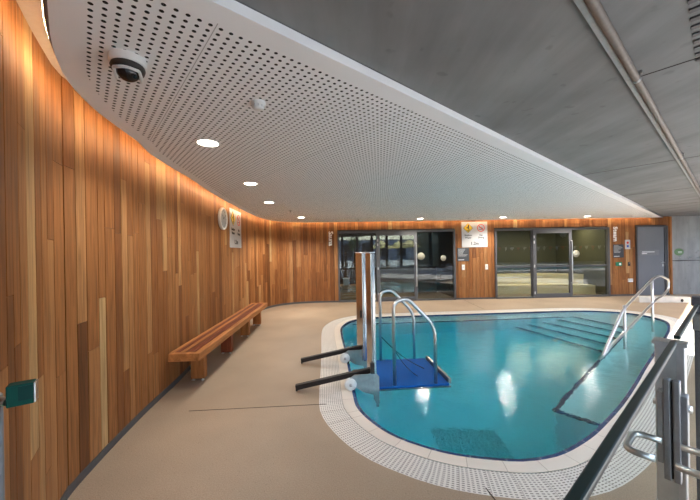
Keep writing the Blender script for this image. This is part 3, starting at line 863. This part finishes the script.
for k, (u, lab) in enumerate(((11.253, 'dark wall hook right under the oval green sign'), (11.578, 'dark wall hook to the right of the oval green sign'), (11.888, 'dark wall hook at the very right of the concrete wall'))):
    h = wall_thing('wall_hook', u, 1.155, lab, 'hook', 'hooks on the concrete wall', -.02)
    MB().lathe([(0, .012), (.022, .010), (.024, 0)], (0, 0, 0), '-Y', 16).build('plate', M['steel_dull'], h)
    MB().tube(rounded([(0, -.008, 0), (0, -.05, 0), (0, -.05, .03)], .012), .007, 8).build('hook', M['steel_dull'], h)

# left wall: clock and warning sign
def left_thing(name, y, z, label, cat, extra=0):
    best = min(range(len(wall_curve)), key=lambda i: abs(wall_curve[i][1] - y) + (0 if wall_curve[i][0] < -1.5 else 9))
    a, b = wall_curve[best - 2], wall_curve[best + 2]; t = math.atan2(b[1] - a[1], b[0] - a[0])
    # local -y must face the room (right of travel), local x along the wall
    x, yy = wall_curve[best]; nx, ny = math.sin(t), -math.cos(t)
    return tag(empty(name, (x + nx * (.004 + extra), yy + ny * (.004 + extra), z), t), label, cat)
ck = left_thing('wall_clock', 5.7, 2.15, 'round wall clock with white rim on the cedar wall above the bench', 'clock')
MB().lathe([(0, 0), (.19, 0), (.20, .01), (.20, .045), (.19, .055), (.172, .05), (.170, .035)], (0, 0, 0), '-Y', 48).build('rim', M['white'], ck)
fc = MB().lathe([(0, .036), (.172, .036)], (0, 0, 0), '-Y', 48).build('face', simple('clock_face', (.36, .37, .38), .4), ck)
for k in range(12):
    a = k * R(30); MB().box((.145 * math.sin(a), -.038, .145 * math.cos(a)), (.008, .002, .03), 0, 0, a).build('hour_mark', M['signblack'], fc)
MB().box((-.03, -.041, .03), (.010, .002, .09), 0, 0, R(-45)).build('hour_hand', M['signblack'], ck)
MB().box((.05, -.043, .03), (.007, .002, .13), 0, 0, R(60)).build('minute_hand', M['signblack'], ck)
l_sign = left_thing('warning_sign', 6.58, 2.03, 'white shallow water warning sign next to the round wall clock', 'sign')
warning_sign(l_sign)

# ------------------------------------------------------------------ timber bench
bl = Vector((-1.645, 3.40, 0)); bf = Vector((-1.815, 6.86, 0)); bd = (bf - bl); blen = bd.length; brz = math.atan2(bd.y, bd.x) - R(90)
bench = tag(empty('timber_bench', (bl.x, bl.y, 0), brz), 'long timber slat bench with mixed wood tones along the cedar wall', 'bench')
BW = .355; BH = .44
def slat(x, w, mat, y0, y1, nm='slat'):
    MB().bbox((x, (y0 + y1) / 2, BH - .022), (w, y1 - y0, .04), .004).build(nm, mat, bench)
slat(-.035, .070, M['bench_a'], .0, blen, 'front_rail')
MB().bbox((-.032, blen / 2, BH - .062), (.060, blen - .01, .045), .004).build('apron', M['bench_a'], bench)
xs = [(-.105, 'bench_b'), (-.160, 'bench_b'), (-.215, 'bench_a'), (-.270, 'bench_b'), (-.322, 'bench_a')]
for x, m in xs: slat(x, .048, M[m], .072, blen - .072)
MB().bbox((-BW / 2 - .005, .036, BH - .043), (BW - .055, .068, .084), .004).build('end_rail', M['bench_a'], bench)
MB().bbox((-BW / 2 - .005, blen - .036, BH - .043), (BW - .055, .068, .084), .004).build('end_rail', M['bench_a'], bench)
for k, y in enumerate((.42, 1.42, 2.40, 3.28)):
    lg_ = MB().bbox((-.185, y, (BH - .045) / 2 + .012), (.155, .10, BH - .07), .005).build('leg', M['bench_leg_red' if k == 1 else 'bench_leg'], bench)
    for dx in (-.055, .055): MB().lathe([(.02, 0), (.02, .006), (.008, .008), (.008, .02)], (-.185 + dx, y - .03, .001), 'Z', 12).build('foot', M['steel'], lg_)

# ------------------------------------------------------------------ ceiling fittings
spots = [(-1.141, 2.565, 'round recessed downlight closest to the dome camera'), (-1.269, 4.069, 'second recessed downlight along the cedar wall from the dome camera'),
         (-1.42, 5.583, 'third recessed downlight along the cedar wall from the dome camera'), (-1.221, 8.0, 'recessed downlight in the far left bend of the ceiling'),
         (1.981, 8.80, 'recessed downlight in front of the sauna door glass'), (4.305, 8.83, 'recessed downlight just right of the white warning sign by the steam door'), (6.755, 8.95, 'recessed downlight above the right half of the steam door')]
d0 = None
for x, y, lab in spots:
    if d0 is None:
        d0 = tag(empty('downlight', (x, y, ZC)), lab, 'downlight', 'recessed downlights')
        MB().lathe([(.078, -.001), (.092, -.004), (.098, -.001), (.098, .0)], (0, 0, 0), 'Z', 40).build('rim', M['white'], d0)
        MB().lathe([(0, -.0015), (.078, -.0015)], (0, 0, 0), 'Z', 40).build('lens', M['downlens'], d0)
    else:
        c = copy_tree(d0); c.location = (x, y, ZC); c['label'] = lab
    ld = bpy.data.lights.new('downlight_lamp', 'SPOT'); ld.energy = 44 if y < 7 else (190 if x < 0 else 130); ld.color = (1, .92, .82); ld.spot_size = R(150); ld.spot_blend = .5; ld.shadow_soft_size = .06
    lo = bpy.data.objects.new('downlight_lamp', ld); C.objects.link(lo); lo.location = (x, y, ZC - .012)

dc = tag(empty('dome_camera', (-1.008, 1.452, ZC), R(25)), 'white dome security camera under the perforated ceiling', 'camera')
MB().lathe([(.074, 0), (.074, -.028), (.070, -.034), (.060, -.036), (0, -.036)], (0, 0, 0), 'Z', 40).build('base', M['white'], dc)
MB().lathe([(.066, -.034), (.069, -.044), (.064, -.060), (.05, -.062)], (0, 0, 0), 'Z', 40).build('collar', M['black'], dc)
prof = [(.048 * math.cos(a), -.058 - .044 * math.sin(a)) for a in [R(9 * k) for k in range(11)]]
prof[-1] = (0, prof[-1][1])
dm = MB().lathe(prof, (0, 0, 0), 'Z', 32).build('dome', M['darkglass'], dc)
sh_ = MB()
for sx in (-1, 1):
    sh_.tube(rounded([(sx * .048, -.034, -.066), (sx * .051, .0, -.074), (sx * .047, .028, -.088)], .03), .007, 8)
sh_.tube(rounded([(-.048, -.036, -.066), (0, -.062, -.066), (.048, -.036, -.066)], .03), .007, 8)
sh_.build('shroud', M['white'], dc)
sm = tag(empty('smoke_detector', (-.537, 1.893, ZC)), 'small white smoke detector on the perforated ceiling', 'smoke detector')
MB().lathe([(.045, 0), (.045, -.012), (.036, -.018), (.033, -.034), (.024, -.042), (0, -.044)], (0, 0, 0), 'Z', 28).build('body', M['white'], sm)
v = MB()
for k in range(10):
    a = k * R(36); v.box((.0355 * math.cos(a), .0355 * math.sin(a), -.026), (.003, .008, .012), a)
v.build('vents', M['signpale'], sm)
sp0 = None
for x, y, lab in ((-1.25, 6.7, 'tiny sprinkler head in the ceiling above the far end of the bench'), (.25, 8.75, 'tiny sprinkler head in the ceiling left of the sauna door'),
                  (3.35, 8.85, 'tiny sprinkler head in the ceiling above the right end of the sauna door'), (5.52, 8.9, 'tiny sprinkler head in the ceiling above the steam door'), (8.05, 9.0, 'tiny sprinkler head in the ceiling near the steam lettering')):
    if sp0 is None:
        sp0 = tag(empty('sprinkler', (x, y, ZC)), lab, 'sprinkler', 'ceiling sprinklers')
        MB().lathe([(.04, 0), (.038, -.006), (.014, -.008), (.012, -.02), (0, -.02)], (0, 0, 0), 'Z', 20).build('rose', M['signpale'], sp0)
        MB().lathe([(.0, -.018), (.006, -.02), (.006, -.032), (.02, -.034), (0, -.036)], (0, 0, 0), 'Z', 16).build('deflector', M['steel_dull'], sp0)
    else:
        c = copy_tree(sp0); c.location = (x, y, ZC); c['label'] = lab

# pipe and metal channel under the slab
ZP = 2.425
PD = Vector((.771, .637, 0)); PA = Vector((.895, 1.157, 0)); PR = math.atan2(PD.y, PD.x)
pp = tag(empty('ceiling_pipe', (PA.x, PA.y, 0), PR), 'brown grey pipe running along the concrete slab', 'pipe')
def pt_(e, side=0, z=ZP): return Vector((PA.x + PD.x * e - PD.y * side, PA.y + PD.y * e + PD.x * side, z))
MB().tube([(-2.6, 0, ZP), (11.2, 0, ZP)], .018, 16).build('pipe', simple('pipe_paint', (.23, .19, .16), .4), pp)
for e in (.9, 3.3, 5.9, 8.5):
    m = MB(); m.tube([(e - .012, 0, ZP), (e + .012, 0, ZP)], .021, 16); m.box((e, 0, ZS - .0065), (.024, .05, .009)); m.box((e, 0, ZS - .018), (.02, .006, .02))
    m.build('clip', M['steel_dull'], pp)
ch = tag(empty('cable_channel', pt_(4.3, .036, 0), PR), 'galvanised cable channel fixed beside the ceiling pipe', 'cable channel')
MB().bbox((0, 0, ZS - .014), (13.6, .024, .022), .003).build('channel', M['galv'], ch)
vg = tag(empty('ceiling_grille', en(2.12, .07, ZS), PHI), 'slotted metal grille in the concrete slab at the top right', 'grille')
m = MB()
for k in range(9): m.bbox((-.30 + k * .075, -.085, -.004), (.030, .18, .008), .002)
m.build('slots', M['frame'], vg)

# ------------------------------------------------------------------ stair handrail
def hr(t, z, o=0): return Vector((4.4 + .82 * t - .57 * o, 5.07 + .57 * t + .82 * o, z))
rail = tag(empty('stair_handrail', hr(0, 0)), 'stainless steel looped handrail over the pool steps', 'handrail')
rail_inv = Matrix.Translation(-rail.location)
def rl(pts): return [p - rail.location for p in pts]
top = rounded(rl([hr(-1.15, -.16), hr(-.895, .02), hr(-.04, .52), hr(.25, .585), hr(1.75, .90), hr(2.25, .93), hr(2.95, .80), hr(2.93, .60), hr(2.45, .50), hr(1.95, .48), hr(-.80, .01), hr(-1.1, -.16)]), .22, 8)
MB().tube(top, .021, 14).build('rail', M['steel'], rail)
MB().tube(rl([hr(0, -.5), hr(0, .575)]), .021, 14).build('post', M['steel'], rail)
MB().tube(rl([hr(1.65, -.5), hr(1.65, .87)]), .021, 14).build('post', M['steel'], rail)

# ------------------------------------------------------------------ pool lift with platform
LR = R(5)
lift = tag(empty('pool_lift', (.22, 3.5, 0), LR), 'pool platform lift with steel columns, black arms and blue platform', 'pool lift')
DY = .86
def col(y, w, d):
    o = MB().bbox((0, 0, .76), (w, d, 1.47), .010, seg=3).build('column', M['steel_mirror'], lift)
    o.location = (0, y, 0); o.rotation_euler = (0, 0, R(20))
    MB().bbox((-.012, -d / 2 - .003, .76), (.010, .012, 1.44), .003).build('guide_slot', M['steel_dull'], o)
    MB().bbox((0, 0, 1.497), (w + .006, d + .006, .01), .003).build('cap', M['steel'], o)
    return o
col(0, .062, .115); col(DY, .07, .19)
for y in (0, DY):
    # bracket plate over the pool edge
    br = MB().prism([(-.25, -.02), (.08, -.02), (.08, .09), (-.25, .09)], .0, .01)
    pts = [(-.30, .10), (-.20, .17), (.04, .17), (.07, .14), (.07, -.40), (.04, -.40), (-.0, -.10), (-.14, .0)]
    bb = MB()
    for yy in (-.065, .085):
        f = [bb.bm.verts.new((px, y + yy, pz)) for px, pz in pts]; g = [bb.bm.verts.new((px, y + yy + .010, pz)) for px, pz in pts]
        n = len(pts)
        for i in range(n): bb.bm.faces.new((f[i], f[(i + 1) % n], g[(i + 1) % n], g[i]))
        for t in tessellate_polygon([[Vector((px, pz, 0)) for px, pz in pts]]):
            bb.bm.faces.new([f[i] for i in t]); bb.bm.faces.new([g[i] for i in reversed(t)])
    br.bm.free()
    bb.build('bracket', M['steel_dull'], lift)
    ar = MB(); v = Vector((-.86, 0, -.155)); a0 = Vector((.02, y + .01, .195)); 
    ar.bbox(((a0 + v / 2).x, a0.y, (a0 + v / 2).z), (v.length, .055, .055), .006, 0, 0)
    for vv in ar.bm.verts:
        p = vv.co - (a0 + v / 2); ang = math.atan2(v.z, v.x) - math.pi
        c_, s_ = math.cos(ang), math.sin(ang); vv.co = (a0 + v / 2) + Vector((p.x * c_ - p.z * s_, p.y, p.x * s_ + p.z * c_))
    arm = ar.build('arm', M['armblack'], lift)
    MB().lathe([(.012, -.04), (.012, .03)], (-.83, y + .01, .012), 'Z', 10).build('foot', M['black'], arm)
    wh = MB().lathe([(0, -.022), (.058, -.022), (.066, -.014), (.066, .014), (.058, .022), (0, .022)], (-.245, y - .052, .068), '-Y', 36).build('roller', M['white_roller'], lift)
    MB().lathe([(0, .030), (.014, .030), (.016, .0)], (-.245, y - .062, .068), '-Y', 16).build('axle', M['steel_dull'], wh)
plat = MB().bbox((.475, .43, -.028), (.82, .88, .05), .008).build('platform', M['platform'], lift)
MB().bbox((.475, -.018, -.045), (.84, .025, .03), .005).build('edge_bar', M['steel_dull'], plat)
MB().bbox((.905, .43, .005), (.035, .80, .07), .006).build('end_stop', M['steel_dull'], plat)
for y in (.02, .86):
    lo_ = rounded([(.27, y, -.05), (.27, y, .865), (.37, y, .985), (.455, y, .945), (.735, y, .655), (.745, y, .60), (.745, y, -.05)], .09, 7)
    lo_ = rounded([(.26, y, -.05), (.26, y, .93), (.42, y, .975), (.735, y, .64), (.735, y, -.05)], .13, 8)
    MB().tube(lo_, .020, 14).build('guard_rail', M['steel'], lift)
cord = []
for k in range(13):
    t = k / 12; cord.append((.26 + .45 * t, .86 - .5 * t, .33 - .29 * t - .05 * math.sin(math.pi * t)))
MB().tube(cord, .005, 6).build('strap', M['black'], lift)
cord = [(.26 + .3 * k / 10, .02 + .12 * k / 10, .40 - .36 * k / 10 - .04 * math.sin(math.pi * k / 10)) for k in range(11)]
MB().tube(cord, .004, 6).build('strap', M['black'], lift)
jk = MB().bbox((-.005, -.075, .24), (.045, .04, .12), .005).build('actuator', M['black'], lift)
MB().bbox((-.012, DY - .06, .66), (.03, .03, .10), .004).build('catch', M['black'], lift)

# ------------------------------------------------------------------ glass pool fence
GX, GY = .773, .634
F0 = Vector((-.2, 0, 0)); FR = math.atan2(GY, GX)
# local x along the fence away from the viewer, local +y towards the pool
def fen(t, y=0, z=0): return Vector((F0.x + GX * t - GY * y, F0.y + GY * t + GX * y, z))
def glass_panel(name, t0, t1, label):
    o = tag(empty(name, fen(t0), FR), label, 'glass fence')
    w = t1 - t0
    MB().box((w / 2, 0, .632), (w, .012, 1.105)).build('pane', M['glass_fence'], o)
    MB().bbox((w / 2, 0, 1.191), (w, .017, .013), .003).build('top_edge', M['glass_edge'], o)
    return o
gp = glass_panel('glass_gate', .44, 1.60, 'clear glass pool gate leaf with steel lock and D handle')
def gl(t, y, z): return (t - .44, y, z)
lk = MB()
for y in (-.0108, .0108): lk.bbox(gl(1.535, y, .935), (.030, .0165, .31), .003)
lock = lk.build('lock_body', M['lock'], gp)
MB().box(gl(1.538, 0, .935), (.018, .006, .30)).build('gasket', M['black'], lock)
lk = MB()
for y in (-.0268, .0268): lk.bbox(gl(1.548, y, .935), (.04, .0155, .225), .003)
lk.build('lock_cover', M['lock'], lock)
for y in (-.034, .034): MB().lathe([(0, .010), (.010, .009), (.011, 0)], gl(1.54, y, 1.01), 'Y' if y > 0 else '-Y', 16).build('thumb_turn', M['steel'], lock)
for sgn in (1, -1):
    q = .085 if sgn > 0 else .125
    h = rounded([gl(1.50, sgn * .02, .905), gl(1.50, sgn * q, .905), gl(1.37, sgn * q, .905), gl(1.37, sgn * .02, .905)], .03, 8)
    MB().tube(h, .0095, 12).build('handle', M['steel'], gp)
glass_panel('glass_fence_panel', 1.69, 2.61, 'clear glass fence panel beyond the gate post')
glass_panel('glass_fence_panel', 2.72, 5.4, 'clear glass fence panel beyond the dark end post')
def fpost(t, label, h, mat, w=.072, d=.05, off=0.0):
    o = tag(empty('fence_post', fen(t, off), FR), label, 'fence post')
    MB().bbox((0, 0, h / 2), (d, w, h), .003).build('post', mat, o)
    MB().bbox((0, 0, h + .004), (d + .012, w + .012, .012), .002).build('cap', mat, o)
    MB().bbox((0, 0, .006), (.12, .12, .012), .002).build('base_plate', mat, o); return o
fpost(1.655, 'stainless steel gate post behind the gate lock', 1.175, M['steel'], off=.013)
p2 = fpost(2.67, 'dark steel fence post at the right edge of the photo', 1.222, M['frame'], .056, .05, -.014)
MB().bbox((0, .006, 1.200), (.066, .062, .036), .004).build('clamp', M['frame'], p2)
MB().bbox((-.040, .012, 1.10), (.034, .04, .085), .004).build('clamp', M['steel_dull'], p2)

# ------------------------------------------------------------------ green box on a metal arm at the far left
gx = tag(empty('release_button', (-.945, .90, 1.115), R(35)), 'green release button box on a metal arm at the left edge', 'button')
MB().bbox((0, 0, 0), (.056, .038, .060), .003).build('body', M['greenbox'], gx)
MB().bbox((.0298, 0, 0), (.004, .036, .056), .001).build('side_plate', M['steel'], gx)
MB().box((.012, -.0205, .005), (.03, .001, .04)).build('face_label', simple('dark_green_label', (.003, .035, .028), .5, spec=.15), gx)
MB().tube([(-.055, .036, -.018), (-.028, .0, -.018)], .011, 14).build('arm', M['steel_dull'], gx)
po = tag(empty('button_post', (-1.024, .90, 0)), 'metal post holding the release button arm at the left edge', 'post')
MB().lathe([(0, 0), (.018, 0), (.018, 1.108), (.014, 1.113), (0, 1.113)], (0, 0, 0), 'Z', 20).build('post', M['frame_light'], po)
MB().bbox((0, 0, .006), (.10, .10, .012), .003).build('base_plate', M['frame_light'], po)
MB().lathe([(0, .012), (.007, .010), (.009, 0)], (-.062, .018, -.078), '-Y', 16).build('indicator', M['ledgreen'], gx)
MB().tube([(-.062, .034, -.078), (-.055, .036, -.02)], .009, 10).build('indicator_stem', M['frame'], gx)

# ------------------------------------------------------------------ low concrete kerb by the concrete wall
kb = MB().bbox((8.48, 8.61, .075), (1.22, .24, .15), .008, R(-9)).build('concrete_kerb', M['kerb'])
tag(kb, 'low pale concrete kerb with a round black hole by the concrete wall', 'kerb')
ho = MB().lathe([(0, .004), (.038, .004), (.040, 0)], (8.86, 8.425, .03), '-Y', 24).build('hole', M['black'], kb)
ho.location = (0, 0, .03)

# ------------------------------------------------------------------ swimming hall behind the viewer, seen in the door glass
M['hall_wall'] = simple('hall_wall_paint', (.10, .105, .075), .7, vary=.1, scale=2)
M['lapwater'] = simple('lap_pool_water', (.05, .22, .36), .08, bump=.25, scale=5)
M['mullion'] = simple('dark_mullion', (.03, .032, .036), .5)
M['canvas'] = simple('cream_canvas', (.95, .80, .36), .8)
M['building'] = simple('grey_building', (.30, .33, .38), .7)
hw = MB(); hw.box((20, -17, 2.3), (21, .2, 4.6)); hw.box((30, -2, 2.3), (.2, 30, 4.6)); hw.box((9.6, -13.3, 2.3), (.2, 7.4, 4.6))
structure(hw.build('wall_hall', M['hall_wall']), 'olive end wall of the swimming hall', 'wall')
structure(MB().box((-1.25, -4.6, 1.6), (.2, 9.6, 3.2)).build('wall_side', M['conc_wall']), 'concrete side wall behind the viewer', 'wall')
# unseen hall roof, its openings shaped to control the daylight
rf = MB()
def en_rect(e0, e1, s0, s1): return [en(e0, s0).xy[:], en(e1, s0).xy[:], en(e1, s1).xy[:], en(e0, s1).xy[:]]
sky_a = en_rect(6.4, 12.5, -2.6, -.75)
bounce_gap = en_rect(1.0, 12.0, -6.6, -3.4)  # opening sized so sun on the hall floor bounces up to the ceiling
sky_c = [(12, -12.5), (24, -12.5), (24, -4), (12, -4)]
hall = [(-1.4, -8.4), (9.6, -8.4), (9.6, -17), (30, -17), (30, 14.5), (-1.4, 14.5)]
for z in (4.6, 4.8): rf.flat([hall, sky_a, bounce_gap, sky_c], z)
structure(rf.build('roof_hall', M['slab']), 'unseen concrete hall roof with openings shaped to control daylight', 'roof')
structure(MB().flat([lap], -.08).build('lap_pool_water', M['lapwater']), 'blue lap pool in the swimming hall', 'water')
fa = structure(empty('window_1', (0, -8.4, 0)), 'tall glazed hall front with dark mullions behind the viewer', 'window')
m = MB()
for k in range(9): m.box((-.8 + k * 1.3, 0, 1.6), (.20, .16, 3.2))
m.box((4.4, 0, 3.15), (10.8, .16, .12)); m.box((4.4, 0, .06), (10.8, .16, .12)); m.box((4.4, 0, 2.1), (10.8, .1, .06))
m.build('frame', M['mullion'], fa)
MB().box((4.4, 0, 1.6), (10.6, .01, 3.0)).build('pane', M['glass_facade'], fa)
structure(MB().flat([[(-40, -70), (60, -70), (60, -9.5), (-40, -9.5)]], -.02).build('ground', M['paving'], normals=False), 'pale paving outside the hall', 'ground')
um = None
for x, y, lab in ((4.93, -14.61, 'cream parasol outside, left of three in the sauna glass reflection'), (7.42, -17.0, 'cream parasol outside, middle of three in the sauna glass reflection'), (7.69, -13.2, 'cream parasol outside, right of three in the sauna glass reflection')):
    if um is None:
        um = tag(empty('parasol', (x, y, 0)), lab, 'parasol', 'cream parasols outside')
        MB().lathe([(0, 2.75), (.1, 2.7), (1.2, 2.05), (1.2, 1.9), (1.17, 1.9), (1.15, 2.02), (0, 2.6)], (0, 0, 0), 'Z', 8, False).build('canopy', M['canvas'], um)
        MB().tube([(0, 0, 0), (0, 0, 2.65)], .03, 10).build('pole', M['white'], um)
        MB().lathe([(.3, 0), (.3, .06), (.04, .09), (0, .09)], (0, 0, 0), 'Z', 20).build('base', M['building'], um)
    else:
        c = copy_tree(um); c.location = (x, y, 0); c['label'] = lab
bo = tag(empty('office_building', (8, -42, 0)), 'grey office building reflected in the sauna glass', 'building')
MB().box((0, 0, 1.9), (34, 6, 3.8)).build('walls', M['building'], bo)
for k in range(10): MB().bbox((-15 + k * 3.3, 3.0, 1.9), (1.6, .1, 2.6), .02).build('window', M['mullion'], bo)
tr_ = tag(empty('leafy_tree', (1.75, -11.0, 0)), 'green tree reflected in the left sauna glass pane', 'tree')
MB().tube([(0, 0, 0), (.05, 0, 1.2), (0, .1, 2.2)], [.12, .09, .05], 10).build('trunk', M['sauna_dark'], tr_)
lf = MB(); rnd = random.Random(3)
for k in range(1400):
    a, b_, r_ = rnd.uniform(0, 6.283), rnd.uniform(-1, 1), rnd.random() ** .4
    q = math.sqrt(1 - b_ * b_); p = Vector((.62 * r_ * q * math.cos(a), .62 * r_ * q * math.sin(a), 2.35 + .72 * r_ * b_))
    M3 = Matrix.Translation(p) @ Matrix.Rotation(rnd.uniform(0, 6), 4, 'Z') @ Matrix.Rotation(rnd.uniform(-1, 1), 4, 'X')
    vs = [lf.bm.verts.new(M3 @ Vector(c)) for c in ((-.07, 0, 0), (0, -.03, .012), (.07, 0, 0), (0, .03, .012))]
    lf.bm.faces.new(vs)
lf.build('crown', simple('leaf_green', (.10, .24, .04), .6), tr_)
# bunting over the lap pool
bu = tag(empty('bunting', (0, 0, 0)), 'string of red, white and blue flags reflected in the steam room glass', 'bunting')
A, B = Vector((8.8, -.35, 1.66)), Vector((19, .4, 1.66))
MB().tube([A, B], .006, 6).build('cord', M['white'], bu)
M['flag'] = simple('flag_white', (.95, .95, .95), .6)
for k in range(26):
    p = A + (B - A) * ((k + .5) / 26); m = MB(); w = .12
    f = [m.bm.verts.new(p + Vector(c)) for c in ((-w, 0, 0), (w, 0, 0), (0, 0, -.27), (-w, .004, 0), (w, .004, 0), (0, .004, -.27))]
    for q in ((0, 1, 2), (5, 4, 3), (0, 2, 5, 3), (2, 1, 4, 5), (1, 0, 3, 4)): m.bm.faces.new([f[i] for i in q])
    m.build('flag', [M['flag'], M['red'], M['flag'], M['red'], M['flag']][k % 5], bu)
for e in (A, B):
    MB().tube([(e.x, e.y, 0), (e.x, e.y, 1.72)], .025, 10).build('pole', M['steel'], bu)

pc = tag(empty('pace_clock', (27.2, -16.86, 3.3), R(180)), 'large round clock high on the hall wall, reflected in the right steam room pane', 'clock')
MB().lathe([(0, 0), (.46, 0), (.5, .02), (.5, .08), (.46, .09), (.44, .06)], (0, 0, 0), '-Y', 40).build('rim', M['frame_light'], pc)
MB().lathe([(0, .062), (.445, .062)], (0, 0, 0), '-Y', 40).build('face', M['flag'], pc)
MB().box((.09, -.07, .09), (.03, .004, .30), 0, 0, R(45)).build('hand', M['signblack'], pc)
# ------------------------------------------------------------------ light
w = bpy.data.worlds.new('World'); S.world = w; w.use_nodes = True
nt = w.node_tree; nt.nodes.clear()
out = N(nt, 'ShaderNodeOutputWorld'); bg = N(nt, 'ShaderNodeBackground')
sky = N(nt, 'ShaderNodeTexSky'); sky.sky_type = 'NISHITA'; sky.sun_disc = False; sky.sun_elevation = R(55); sky.sun_rotation = R(150); sky.air_density = 1; sky.dust_density = 2
SKY = .75
bg.inputs[1].default_value = SKY
L(nt, sky.outputs[0], bg.inputs[0]); L(nt, bg.outputs[0], out.inputs[0])
sd = bpy.data.lights.new('sun', 'SUN'); sd.energy = 10; sd.angle = R(.6); sd.color = (1, .96, .90)
so = bpy.data.objects.new('sun', sd); C.objects.link(so)
el = R(64); dirn = Vector((NX * math.cos(el), NY * math.cos(el), -math.sin(el)))
so.rotation_euler = dirn.to_track_quat('-Z', 'Y').to_euler(); so.location = (8, -6, 12)

# ------------------------------------------------------------------ camera
cd = bpy.data.cameras.new('camera'); cam = bpy.data.objects.new('camera', cd); C.objects.link(cam)
cd.sensor_fit = 'HORIZONTAL'; cd.sensor_width = 36; cd.lens = 315 / 700 * 36; cd.shift_y = 2.5 / 700; cd.clip_start = .02; cd.clip_end = 300
c, s = math.cos(R(1.0)), math.sin(R(1.0))
cam.matrix_world = Matrix(((c, s, 0, 0), (0, 0, -1, 0), (-s, c, 0, 1.5), (0, 0, 0, 1)))
S.camera = cam
S.view_settings.view_transform = 'Standard'; S.view_settings.look = 'None'; S.view_settings.gamma = 1; S.view_settings.use_curve_mapping = False
S.view_settings.exposure = .85
cy = S.cycles
cy.use_denoising = True
cy.max_bounces = 14; cy.diffuse_bounces = 5; cy.glossy_bounces = 6; cy.transmission_bounces = 8; cy.transparent_max_bounces = 16
cy.caustics_refractive = True; cy.caustics_reflective = False; cy.blur_glossy = .5
cy.sample_clamp_indirect = 6
